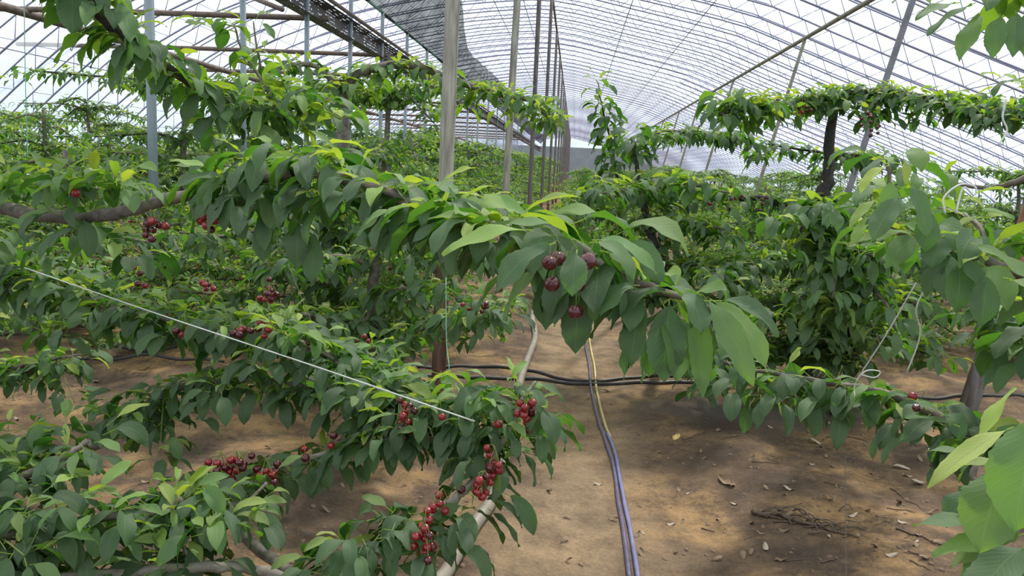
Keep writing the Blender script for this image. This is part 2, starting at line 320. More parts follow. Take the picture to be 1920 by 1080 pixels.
# ------------------------------------------------------------------ leaves
LOD = {
 'near': (np.linspace(0, 1, 19), np.array([-1, -.5, 0, .5, 1.0])),
 'hi': (np.array([0, .06, .16, .3, .45, .6, .74, .86, .94, 1.0]), np.array([-1, -.5, 0, .5, 1.0])),
 'mid': (np.array([0, .18, .45, .75, 1.0]), np.array([-1, 0, 1.0])),
 'low': (np.array([0, .4, 1.0]), np.array([-1, 0, 1.0])),
}
WT = np.array([0, .05, .12, .25, .40, .55, .70, .82, .90, .96, 1.0])
WV = np.array([.03, .22, .48, .80, .97, 1.0, .88, .62, .34, .14, .0])
class Leaves:
    """collects leaves: base, azimuth, pitch at base and tip, length, width, roll, tint"""
    def __init__(s): s.rows = []
    def add(s, b, az, p0, p1, L, W, roll=0.0, tint=.3, fold=.25, pet=.03): s.rows.append((*b, az, p0, p1, L, W, roll, tint, fold, pet))
    def mesh(s, name, lod, petiole=True):
        A = np.array(s.rows); n = len(A); T, Cc = LOD[lod]; m = len(T); k = len(Cc)
        b = A[:, :3]; az, p0, p1, Ln, W, roll, tint, fold, pet = A[:, 3:].T
        # petiole leads the blade away from the wood
        pd = np.stack([np.cos(az)*np.cos(p0), np.sin(az)*np.cos(p0), np.sin(p0)], 1)
        bl = b+pd*pet[:, None]
        # centre line by integration
        fine = 24; tf = np.linspace(0, 1, fine+1)
        pit = p0[:, None]+(p1-p0)[:, None]*tf[None]**0.8
        dx = np.cos(pit)*Ln[:, None]/fine; dz = np.sin(pit)*Ln[:, None]/fine
        cx = np.concatenate([np.zeros((n, 1)), np.cumsum((dx[:, 1:]+dx[:, :-1])/2, 1)], 1)
        cz = np.concatenate([np.zeros((n, 1)), np.cumsum((dz[:, 1:]+dz[:, :-1])/2, 1)], 1)
        ii = T*fine; i0 = np.minimum(ii.astype(int), fine-1); fr = ii-i0
        hx = cx[:, i0]*(1-fr)+cx[:, i0+1]*fr; hz = cz[:, i0]*(1-fr)+cz[:, i0+1]*fr; pt = pit[:, i0]
        ca, sa = np.cos(az)[:, None], np.sin(az)[:, None]
        cen = np.stack([bl[:, 0:1]+hx*ca, bl[:, 1:2]+hx*sa, bl[:, 2:3]+hz], 2)
        side = np.stack([-sa+0*hx, ca+0*hx, 0*hx], 2)
        nor = np.stack([-np.sin(pt)*ca, -np.sin(pt)*sa, np.cos(pt)], 2)
        tw = roll[:, None]*(0.6+0.4*T)[None]
        s2 = side*np.cos(tw)[..., None]+nor*np.sin(tw)[..., None]; n2 = nor*np.cos(tw)[..., None]-side*np.sin(tw)[..., None]
        w = np.interp(T, WT, WV)[None]*W[:, None]*.5
        if lod == 'near': w = w*(1+.035*((np.arange(m) % 2)*2-1))[None]
        ph = rng.uniform(0, 6.28, n)
        V = np.zeros((n, m, k, 3))
        for j, c in enumerate(Cc):
            lift = (abs(c)*np.sin(fold))[:, None]*w-0.35*fold[:, None]*w*(c*c)
            wav = (0.075*W)[:, None]*np.sin(T[None]*11+ph[:, None]+c*1.3)*abs(c)
            V[:, :, j] = cen+s2*(c*np.cos(fold*abs(c))[:, None]*w)[..., None]+n2*(lift+wav)[..., None]
        V = V.reshape(-1, 3)
        q = []
        for i in range(m-1):
            for j in range(k-1): q.append((i*k+j, i*k+j+1, (i+1)*k+j+1, (i+1)*k+j))
        q = np.array(q)
        Fq = (q[None]+(np.arange(n)*m*k)[:, None, None]).reshape(-1, 4)
        uvg = np.stack(np.meshgrid(T, (Cc+1)/2, indexing='ij')[::-1], -1).reshape(-1, 2)
        uv = np.tile(uvg, (n, 1)); tn = np.repeat(tint, m*k)
        if petiole:
            # a slim strip as the petiole
            st = side[:, 0]*0.0013; up = np.array((0, 0, .0012))
            pv = np.stack([b-st, b+st, bl+st, bl-st, b-up, b+up, bl+up, bl-up], 1).reshape(-1, 3)
            pf = (np.array([(0, 1, 2, 3), (4, 5, 6, 7)])[None]+(np.arange(n)*8)[:, None, None]).reshape(-1, 4)+len(V)
            V = np.vstack([V, pv]); Fq = np.vstack([Fq, pf]); uv = np.vstack([uv, np.tile((.5, .3), (n*8, 1))]); tn = np.concatenate([tn, np.full(n*8, .9)])
        me = bpy.data.meshes.new(name); fill(me, V, Fq)
        u = me.uv_layers.new(name='UVMap'); u.data.foreach_set('uv', uv[Fq.ravel()].astype(np.float32).ravel())
        at = me.attributes.new('tint', 'FLOAT', 'POINT'); at.data.foreach_set('value', np.clip(tn, 0, 1).astype(np.float32))
        vv = np.repeat(rng.uniform(0, 1, n), m*k); vv = np.concatenate([vv, np.full(len(V)-len(vv), .5)])
        a2 = me.attributes.new('vary', 'FLOAT', 'POINT'); a2.data.foreach_set('value', vv.astype(np.float32))
        me.materials.append(LEAF); return me

def clump(L, p, n=7, size=.105, spread=.05, young=.15, tint=.3, hang=1.0, az=None, azw=3.14, up=0.0):
    """a spur: a whorl of hanging leaves round one point"""
    a0 = rng.uniform(0, 6.28)
    for i in range(n):
        ang = a0+i*2.4+rng.normal(0, .3) if az is None else az+rng.uniform(-azw, azw)
        yng = rng.random() < young*1.35+.03
        off = np.array((math.cos(ang), math.sin(ang), 0))*rng.uniform(.2, 1)*spread + np.array((0, 0, rng.uniform(-.4, .5)*spread))
        if yng:
            p0 = rng.uniform(.1, 1.0)+up; p1 = p0-rng.uniform(.5, 1.4)*hang; ln = size*rng.uniform(.6, 1.0); w = ln*rng.uniform(.33, .42); tn = rng.uniform(.62, 1.0)
        else:
            p0 = rng.uniform(-.6, .55)+up*.6; p1 = max(-1.6, rng.uniform(-1.65, -.95)*hang+up*.5); ln = size*rng.uniform(.78, 1.22); w = ln*rng.uniform(.40, .55); tn = np.clip(rng.normal(tint, .16), .02, .8)
        L.add(p+off, ang+rng.normal(0, .25), p0, p1, ln, w, rng.normal(0, .5), tn, rng.uniform(.15, .7), rng.uniform(.015, .04))
def along(pts, step):
    d = np.concatenate([[0], np.cumsum(np.linalg.norm(np.diff(pts, axis=0), axis=1))]); n = max(2, int(d[-1]/step)+1)
    s = np.linspace(0, d[-1], n); s = np.clip(s+rng.uniform(-.3, .3, n)*step, 0, d[-1])
    return [(np.array([np.interp(x, d, pts[:, k]) for k in range(3)]), x/d[-1]) for x in s]

class Tree:
    def __init__(s, name, label, loc, group=None, cat='tree'):
        s.root = thing(name, label, cat, loc, group); s.o = np.array(loc, float); s.kids = []
    def wood(s, pts, r, name='branch', m=None, sides=8, sub=5):
        p = smooth_line(pts, sub); p = p+np.vstack([np.zeros(3), rng.normal(0, .12*np.max(r), (len(p)-2, 3)), np.zeros(3)])
        mb = MB(); rr = np.interp(np.linspace(0, 1, len(p)), np.linspace(0, 1, len(r)), r)*(1+rng.normal(0, .06, len(p)))
        tube(mb, p-s.o, rr, sides); k = build(mb, name, m or BARK, s.root); s.kids.append((k, [])); return p
    def leaves(s, L, lod, petiole=True, name='foliage'):
        if not L.rows: return
        me = L.mesh(name, lod, petiole)
        v = np.zeros(len(me.vertices)*3, np.float32); me.vertices.foreach_get('co', v); v = (v.reshape(-1, 3)-s.o).astype(np.float32); me.vertices.foreach_set('co', v.ravel())
        k = link(name, me, s.root); s.kids.append((k, [])); return k
    def arm(s, pts, r=(.02, .008), lod='hi', step=.06, n=7, size=.105, spread=.05, young=.15, tint=.3, side=0.0, m=None, skip=(), hang=1.0, t0=0.0, up=0.0, wood=True):
        p = s.wood(pts, r, 'branch', m) if wood else smooth_line(pts, 5)
        L = Leaves()
        for q, t in along(p, step):
            if t < t0 or any(a_ <= t <= b_ for a_, b_ in skip): continue
            clump(L, q, max(3, int(rng.normal(n, 1.3))), size, spread, young, tint, hang, up=up)
            if rng.random() < side:
                az = rng.uniform(0, 6.28); ln = rng.uniform(.08, .24); dz = rng.uniform(-.8, .45)
                e = q+np.array((math.cos(az), math.sin(az), dz))*ln
                tw = MB(); tube(tw, smooth_line([q-s.o, (q+e)/2-s.o+np.array((0, 0, .012)), e-s.o], 3), (.0032, .002), 5); k = build(tw, 'side_twig', STALK, s.root); s.kids.append((k, []))
                for u in (.5, .8, 1.0): clump(L, q*(1-u)+e*u, max(3, n-2), size, spread*.8, young*1.6, tint, hang, up=up)
        s.leaves(L, lod)
        return p

SPH = {}
def cherry_mesh(m, seg_=12):
    if (m.name, seg_) in SPH: return SPH[(m.name, seg_)]
    mb = MB(); rings = seg_; th = np.linspace(0, np.pi, rings); ph = np.arange(seg_)*2*np.pi/seg_
    T_, H_ = np.meshgrid(th, ph, indexing='ij'); r = 1+.05*np.cos(2*T_); z = np.cos(T_)*.92-.22*np.exp(-(T_/.35)**2)
    rad = np.sin(T_)*r*(1+.04*np.cos(H_))
    v = np.stack([rad*np.cos(H_), rad*np.sin(H_), z], -1).reshape(-1, 3)
    f = [(i*seg_+j, i*seg_+(j+1) % seg_, (i+1)*seg_+(j+1) % seg_, (i+1)*seg_+j) for i in range(rings-1) for j in range(seg_)]
    mb.add(v, np.array(f)[:, ::-1]); me = mb.mesh('cherry', m); SPH[(m.name, seg_)] = me; return me
def cherries(tree, c, n, r=.0118, spread=.028, bright=.5):
    if c[1] < 1.35: bright = .15; r *= 1.1
    """fruits of one spur: stalks mesh with each cherry as its child"""
    c = c+(np.array((0, 0, CAMZ))-c)/np.linalg.norm(c-np.array((0, 0, CAMZ)))*(.05 if c[1] > 1.5 else 0); n = n+n//3 if n > 2 else n; spread *= .8
    top = c+np.array((0, 0, .045)); st = MB(); pos = []
    tries = 0
    while len(pos) < n and tries < 900:
        tries += 1; k = 1+len(pos)*.09
        q = c+np.array((rng.normal(0, spread*.55*k), rng.normal(0, spread*.55*k), rng.normal(-.005, spread*.6*k)))
        if all(np.linalg.norm(q-w) > r*1.75 for w in pos): pos.append(q)
    for q in pos:
        e = q+np.array((0, 0, r*.7)); mid_ = (e+top)/2+np.array((rng.normal(0, .003), rng.normal(0, .003), .004))
        tube(st, smooth_line([top-tree.o, mid_-tree.o, e-tree.o], 3), .0009, 4, False)
    k = build(st, 'cherry_cluster', STALK, tree.root); sub = []
    for q in pos:
        o = link('cherry', cherry_mesh(CHERRYB if rng.random() < bright else CHERRY), k, q-tree.o)
        s_ = r*rng.uniform(.9, 1.12); o.scale = (s_, s_, s_); o.rotation_euler = (rng.normal(0, .3), rng.normal(0, .3), rng.uniform(0, 6)); sub.append(o)
    tree.kids.append((k, sub))

# ------------------------------------------------------------------ setting: ground
def ground_z(x, y):
    z = 0.035*np.sin(x*1.9+1.0)*np.cos(y*1.1)+.02*np.sin(x*4.1+y*2.3)+.012*np.sin(x*9.3-y*6.1+1)+.008*np.sin(x*15+y*17)
    path = np.exp(-((x-.15)/.75)**2)
    return (z*(1-.75*path)+0.06*(1-path)-.03)*np.clip((14.5-abs(x))/2, 0, 1)
def grid(xs, ys):
    X, Y = np.meshgrid(xs, ys, indexing='ij'); v = np.stack([X, Y, ground_z(X, Y)], -1).reshape(-1, 3); ny = len(ys)
    i, j = np.meshgrid(np.arange(len(xs)-1), np.arange(ny-1), indexing='ij'); a_ = (i*ny+j).ravel()
    return v, np.stack([a_, a_+ny, a_+ny+1, a_+1], 1)
ys = np.concatenate([np.arange(-8, 1, .5), np.arange(1, 9, .06), np.arange(9, 16, .25), np.arange(16, 125, 2.0)])
xs = np.concatenate([np.arange(-17, -4, .4), np.arange(-4, 4, .06), np.arange(4, 17.1, .4)])
v, f = grid(xs, ys); g = MB(); g.add(v, f)
tag(build(g, 'floor', SOIL), 'bare brown soil of the greenhouse floor with a trodden path', kind='structure')
def GG(x, y, lift=0.0):
    p = G(x, y)
    for _ in range(4): p = G(x, y, float(ground_z(p[0], p[1]))+lift)
    return p

# ------------------------------------------------------------------ setting: roof film, end wall, trusses
LEN0, LEN1 = -7.0, 112.0
_PR = np.array([(-14.0, -1.6), (-13.3, -.75), (-12.4, .2), (-11.0, 1.45), (-9.6, 2.5), (-8, 3.3), (-6, 3.95), (-4, 4.38), (-2.5, 4.57), (-.86, 4.65), (1.2, 4.27), (3.85, 3.71), (5.05, 3.28), (7, 2.56), (9.14, 1.80), (12, .72), (13.6, -.05), (14.6, -.8), (15.2, -1.6)])
_PS = smooth_line(_PR, 6)
def prof(x):
    """height of the truss' lower chord above the ground"""
    return float(np.interp(x, _PS[:, 0], _PS[:, 1]))+CAMZ
XR = 15.2
PX = [x for x in np.concatenate([np.linspace(-14.0, -9.6, 11), np.linspace(-9.0, 13.6, 34), [14.2, 14.7, XR]])]
PZ = [max(0.0, prof(x)) for x in PX]; PZ[-1] = 0.0
PP = np.array([(x, z) for x, z in zip(PX, PZ)])
tg = np.gradient(PP, axis=0); tg /= np.linalg.norm(tg, axis=1)[:, None]; nrm = np.stack([-tg[:, 1], tg[:, 0]], 1)
OUT = PP+nrm*.34; OUT[:, 1] = np.maximum(OUT[:, 1], 0)
film = MB(); yy = np.linspace(LEN0, LEN1, 60); FO = PP+nrm*.37; FO[:, 1] = np.maximum(FO[:, 1], 0)
v = np.array([(x, y, z) for x, z in FO for y in yy]); k = len(yy)
film.add(v, [(i*k+j, i*k+j+1, (i+1)*k+j+1, (i+1)*k+j) for i in range(len(FO)-1) for j in range(k-1)])
tag(build(film, 'ceiling', FILM), 'arched translucent plastic film roof', kind='structure')
wall = MB(); box(wall, (-14.4, LEN1, 0), (15.6, LEN1+.3, 5.0)); tag(build(wall, 'wall_far', FARWALL, smooth=False), 'blue-grey wall at the far end of the greenhouse', kind='structure')
gab = MB(); n_ = len(FO); v = np.array([(x, LEN1+.1, 4.2) for x, z in FO]+[(x, LEN1+.1, max(z, 4.2)) for x, z in FO]); gab.add(v, [(i, i+1, n_+i+1, n_+i) for i in range(n_-1)])
tag(build(gab, 'window_far_gable', FILM), 'plastic film above the far wall', kind='structure')

def line3(P2, y): return [(p[0], y, p[1]) for p in P2]
top = MB(); tube(top, line3(OUT, 0), .016, 5); bot = MB(); tube(bot, line3(PP, 0), .020, 5); web = MB()
dd = np.concatenate([[0], np.cumsum(np.linalg.norm(np.diff(PP, axis=0), axis=1))]); K = int(dd[-1]/.62)
sm = lambda A, s: np.array((np.interp(s, dd, A[:, 0]), 0, np.interp(s, dd, A[:, 1])))
for i in range(K):
    s0, s1, s2 = i*dd[-1]/K, (i+.5)*dd[-1]/K, (i+1)*dd[-1]/K
    seg(web, sm(PP, s0), sm(OUT, s1), .009, 3); seg(web, sm(OUT, s1), sm(PP, s2), .009, 3)
truss = thing('roof_truss', 'slender steel arch truss with zigzag webbing, one of the many spanning the roof', 'roof truss', (0, 0, 0), 'steel arch trusses along the roof')
tk = [(build(top, 'upper_chord', STEEL, truss), []), (build(bot, 'lower_chord', STEEL, truss), []), (build(web, 'web_bars', STEEL, truss), [])]
TY = np.arange(3.2, LEN1, 1.2); truss.location = (0, TY[0], 0)
for y in TY[1:]: cp(truss, (0, y, 0), kids=tk)

def longi(name, X, H, m, r, label, cat, y0=0.5, y1=LEN1-.2, sides=6, group=None, z=None):
    mb = MB(); zz = (z if z is not None else H+CAMZ)
    yy_ = np.linspace(y0, y1, 30); tube(mb, [(X, y, zz+.02*math.sin(y*1.3)*0) for y in yy_], r, sides)
    return tag(build(mb, name, m), label, cat, group)
longi('ridge_rail', -.87, 4.6, RUST, .035, 'dark ridge rail on top of the central post row', 'rail')
longi('roof_purlin', 5.0, 3.22, OLIVEPIPE, .05, 'thick olive pipe purlin running under the right roof slope on leaning props', 'purlin')
for X, m, lab in ((1.18, DARKWIRE, 'thin dark wire under the roof just right of the ridge'), (2.9, DARKWIRE, 'faint dark wire under the roof midway to the pipe purlin'),
                  (-2.5, GREENWIRE, 'green wire under the roof beside the shade net'), (-1.7, GREENWIRE, 'pale green wire close to the ridge on its left'),
                  (8.2, STEEL, 'thin steel tie low on the right roof slope'), (-6.6, STEEL, 'thin steel tie on the left roof slope above the cross beams'),
                  (-10.6, STEEL, 'thin steel tie low on the left roof slope')):
    longi('roof_wire', X, prof(X)-CAMZ-.02, m, .011, lab, 'wire', sides=4)
longi('side_beam', -9.0, 2.12, RUST, .07, 'thick brown pipe beam running along the far left below the roof', 'beam', sides=8)
longi('net_rail', -4.0, 2.95, GREENWIRE, .03, 'greenish rail carrying the lower edge of the shade net', 'rail')

# perforated channel on the steel posts
ch = MB(); cs = [(-3.90, 3.66), (-4.10, 3.66), (-4.10, 3.94), (-3.92, 3.98)]; yy = np.arange(4, 90, .5)
v = []; uvv = []
vv_ = [0, 4.0, 9.0, 12.0]
for i, (x, z) in enumerate(cs):
    for y in yy: v.append((x, y, z)); uvv.append((y*16, vv_[i]))
k = len(yy); ch.add(v, [(i*k+j, (i+1)*k+j, (i+1)*k+j+1, i*k+j+1) for i in range(3) for j in range(k-1)], np.array(uvv))
lp = MB(); tube(lp, [(-3.88, y, 4.02) for y in (4, 90)], .035, 6)
tch = thing('perforated_channel', 'dark perforated steel channel running below the shade net', 'channel', (0, 0, 0))
build(ch, 'channel_web', CHAN, tch, smooth=False, uv=True); tag(build(lp, 'top_pipe', RUST, tch), 'brown pipe along its top edge')
# shade net
net = MB(); nu = 16; yy = np.arange(6, 88, .5); v = []
for i in range(nu):
    t = i/(nu-1)
    for y in yy:
        w = float(np.clip((y-17)/9, 0, 1)); w = w*w*(3-2*w)
        xt, zt = -2.9*(1-w)+-3.55*w, 5.98*(1-w)+(5.2-.25*math.sin(y*.12))*w
        x = -4.0*(1-t)+xt*t; z = 4.52*(1-t)+zt*t
        sag = math.sin(t*3.14)*(.28+.10*math.sin(y*.7)+.05*math.sin(y*2.3)); v.append((x+sag*.8, y, z-sag*.35+.03*math.sin(y*3+t*7)))
k = len(yy); net.add(v, [(i*k+j, i*k+j+1, (i+1)*k+j+1, (i+1)*k+j) for i in range(nu-1) for j in range(k-1)])
tag(build(net, 'shade_net', NET), 'long black shade net gathered and hanging under the roof left of the ridge', 'net')

# cross beams on the left
for i, y in enumerate(np.arange(12.4, 60, 3.9)):
    mb = MB(); zz = 3.80; tube(mb, [(-12.1, y, zz-.05), (-8, y, zz), (-4, y, zz)], .045, 8)
    tb = build(mb, 'cross_beam', RUST)
    tag(tb, ('nearest brown cross beam joining the side beam to the perforated channel' if i == 0 else 'second brown cross beam behind the nearest one on the left' if i == 1 else 'brown cross beam farther back on the left, one of a receding series'), 'beam', 'cross beams on the left side')
mb = MB(); tube(mb, [P(470, -6, 12.9), P(530, 18, 12.4)], .04, 6); tube(mb, [P(380, -40, 13.4), P(470, -6, 12.9)], .04, 6)
tag(build(mb, 'diagonal_brace', RUST), 'short brown diagonal brace meeting the nearest cross beam', 'brace')
mb = MB(); tube(mb, [(-4.0, 13.5, 2.3), (-6.0, 13.5, 1.3+CAMZ)], .03, 6)
# steel posts in the channel row
for i, y in enumerate((7.15, 9.2, 11.4, 13.6, 15.8, 18.1, 20.5, 23, 25.5, 28.5, 31.5, 35, 39, 43, 48, 53)):
    mb = MB(); tube(mb, [(0, 0, -.1), (0, 0, 4.55)], .045 if i == 0 else .038, 8)
    lab = {0: 'nearest blue-grey steel post, standing at far left of the channel row', 1: 'second blue-grey steel post below the channel', 2: 'third blue-grey steel post below the channel'}.get(i, 'slim blue-grey steel post farther back under the perforated channel')
    tag(build(mb, 'steel_post', STEELPOST, loc=(-4.0, y, 0)), lab, 'post', 'steel posts under the channel')
# ridge posts
def lean_post(name, base, topp, r, m, label, group=None, sides=10):
    mb = MB(); b = np.array(base); n = 9; t = np.linspace(0, 1, n)[:, None]; p = (np.array(topp)-b)*t
    tube(mb, p, r, sides); return tag(build(mb, name, m, loc=base), label, 'post', group)
g0 = GG(820, 762); b = (float(g0[0]), float(g0[1]), -.05)
tp = P(849, -10, g0[1]); d_ = (tp-np.array(b)); tp = np.array(b)+d_*(6.15/d_[2])
lean_post('ridge_post', b, tp, (.047, .042), WOODPOST, 'nearest weathered wooden ridge post with reddish foot', 'central ridge posts')
for i, y in enumerate([9.8, 15.4, 21.2, 27, 32.8, 38.6, 44.4, 50.2, 56, 62, 68, 74, 80, 87, 94, 101, 108]):
    xb = -.86 if i else P(946, 330, 9.8)[0]
    xt = xb+.16 if i else P(961, 0, 9.8)[0]+.1
    lab = {0: 'second ridge post from the camera, greenish-grey and slim', 1: 'third ridge post, thin and brown', 2: 'fourth ridge post, thin and brown'}.get(i, 'thin brown ridge post in the distant part of the central row')
    lean_post('ridge_post', (xb, y, -.05), (xt if i == 0 else -.87, y, 6.18), .044, WOODPOST if i == 0 else BROWNPOST, lab, 'central ridge posts')
# leaning props under the purlin
for i, y in enumerate((6.0, 12.6, 18.6, 26.6, 33.5, 40, 47, 54, 61)):
    if i == 0: continue
    lab = {1: 'nearest grey prop leaning under the pipe purlin, behind the tall T-shaped cherry tree', 2: 'second grey prop leaning under the pipe purlin'}.get(i, 'distant grey prop leaning under the pipe purlin')
    lean_post('leaning_prop', (3.95, y, -.05), (5.0, y, 4.78), .05 if i == 1 else .04, OLIVEPIPE if i > 1 else GREYPROP, lab, 'props under the purlin')
g0 = GG(1806, 785)
tp = P(1932, 400, g0[1]-.1); dv_ = tp-g0
lean_post('leaning_pole', (float(g0[0]), float(g0[1]), float(g0[2])-.05), tuple(g0+dv_*2.1), (.062, .058), ORANGEPOST, 'leaning rust-orange pole with grey foot among the trees on the right')

# ------------------------------------------------------------------ hoses, cables, strings
def curve_px(name, pts, r, m, label, cat, lift=0.0, sides=8, flat=False, dx=0.0):
    p = smooth_line([GG(x, y) for x, y in pts], 8); p[:, 0] += dx
    p[:, 2] = ground_z(p[:, 0], p[:, 1])+r*.8+lift
    mb = MB(); tube(mb, p, r, sides); return tag(build(mb, name, m), label, cat)
curve_px('irrigation_pipe', [(780, 1150), (835, 1085), (880, 1010), (930, 925), (960, 800), (978, 710), (1003, 640), (998, 590), (1010, 560)], .030, PVC, 'beige irrigation pipe curving along the left edge of the path', 'pipe')
curve_px('drip_hose', [(560, 700), (700, 690), (860, 688), (985, 696), (1050, 712), (1120, 717), (1240, 706), (1330, 706), (1450, 712)], .013, BLACKHOSE, 'black drip hose crossing the path, the one farther from the camera', 'hose')
curve_px('drip_hose', [(620, 705), (760, 706), (880, 710), (1000, 712), (1080, 722), (1190, 719), (1320, 716), (1480, 722)], .014, BLACKHOSE, 'black drip hose crossing the path, the nearer of the two', 'hose')
curve_px('drip_hose', [(0, 630), (90, 632), (150, 640), (240, 654), (330, 652)], .012, BLACKHOSE, 'dark drip hose on the soil at far left', 'hose')
curve_px('drip_hose', [(150, 676), (240, 672), (330, 676), (420, 680)], .011, BLACKHOSE, 'thin dark hose on the soil left, above the lower cherry branch', 'hose')
curve_px('drip_hose', [(1700, 752), (1790, 748), (1860, 744), (1960, 748)], .012, BLACKHOSE, 'black drip hose beside the rust-orange pole', 'hose')
cab = [(1098, 600), (1101, 640), (1110, 690), (1113, 730), (1124, 780), (1138, 822)]
curve_px('cable', [(x+2, y) for x, y in cab], .0095, YELLOWC, 'yellow cable lying on the far part of the path', 'cable', dx=.012)
curve_px('cable', [(x-4, y) for x, y in cab]+[(1152, 880), (1160, 940), (1172, 1010), (1182, 1090)], .011, PURPLEC, 'purple-grey cable running the whole path', 'cable', dx=-.004)
curve_px('cable', [(1134, 815), (1148, 850), (1158, 905), (1168, 960), (1178, 1010), (1190, 1090)], .011, BLUEC, 'lavender cable lying on the near part of the path beside the purple one', 'cable', dx=.014)
def string(name, pts, r, m, label, cat='string', sub=6):
    mb = MB(); tube(mb, smooth_line([P(*p) for p in pts], sub), r, 5); return tag(build(mb, name, m), label, cat)
string('training_string', [(40, 500, 2.6), (300, 590, 2.4), (600, 690, 2.22), (890, 790, 2.08)], .0022, STRING, 'white string stretched across the left branches down to the lower cherries')
string('training_string', [(836, 520, 2.6), (837, 640, 2.55), (842, 690, 2.5), (836, 730, 2.5)], .0016, GREENSTR, 'green twine hanging in front of the nearest ridge post')
string('training_string', [(1718, 530, 1.9), (1660, 630, 2.0), (1606, 715, 2.15), (1603, 745, 2.15)], .0018, STRING, 'pale string slanting down to the low branch on the right')
string('training_string', [(1606, 712, 2.15), (1625, 695, 2.15), (1650, 697, 2.15), (1640, 708, 2.15), (1612, 702, 2.15)], .0018, STRING, 'small loop of pale string on the low right branch')
string('training_string', [(1735, 540, 1.9), (1718, 580, 1.9), (1725, 630, 1.95), (1700, 700, 2.0)], .0018, STRING, 'pale string hanging right of the slanting one')
string('training_string', [(1772, 400, 1.75), (1770, 370, 1.75), (1800, 346, 1.75), (1828, 350, 1.75), (1826, 366, 1.75), (1806, 352, 1.75), (1792, 400, 1.75)], .0022, STRING, 'thick white twine looped over the branch at right')
string('training_string', [(1887, 185, 3.0), (1880, 220, 3.0), (1888, 245, 3.0), (1872, 272, 3.0)], .0035, STRING, 'white twine dangling from the high arm at far right')
string('training_string', [(45, -20, 5), (47, 120, 5), (50, 230, 5), (52, 300, 5)], .003, GREENSTR, 'green-grey string hanging from the roof at far left')
string('training_string', [(185, -20, 6), (185, 200, 6), (186, 300, 6)], .0022, THREAD, 'thin grey string hanging just left of the nearest steel post')
string('training_string', [(221, 100, 6), (221, 290, 6)], .0022, THREAD, 'thin grey string hanging beside the leafy far-left tree')
string('training_string', [(1585, 735, 2.2), (1585, 900, 2.2), (1587, 1100, 2.2)], .0010, THREAD, 'fine grey thread hanging straight down from the low right branch')
string('training_string', [(540, 0+495, 3.2), (570, 570, 3.2), (600, 640, 3.2)], .0016, THREAD, 'thin slack string between the left branches')
string('training_string', [(1240, 510, 1.9), (1236, 495, 1.9), (1246, 493, 1.9), (1240, 520, 1.9)], .0016, STRING, 'tiny hook of wire standing above the central branch')

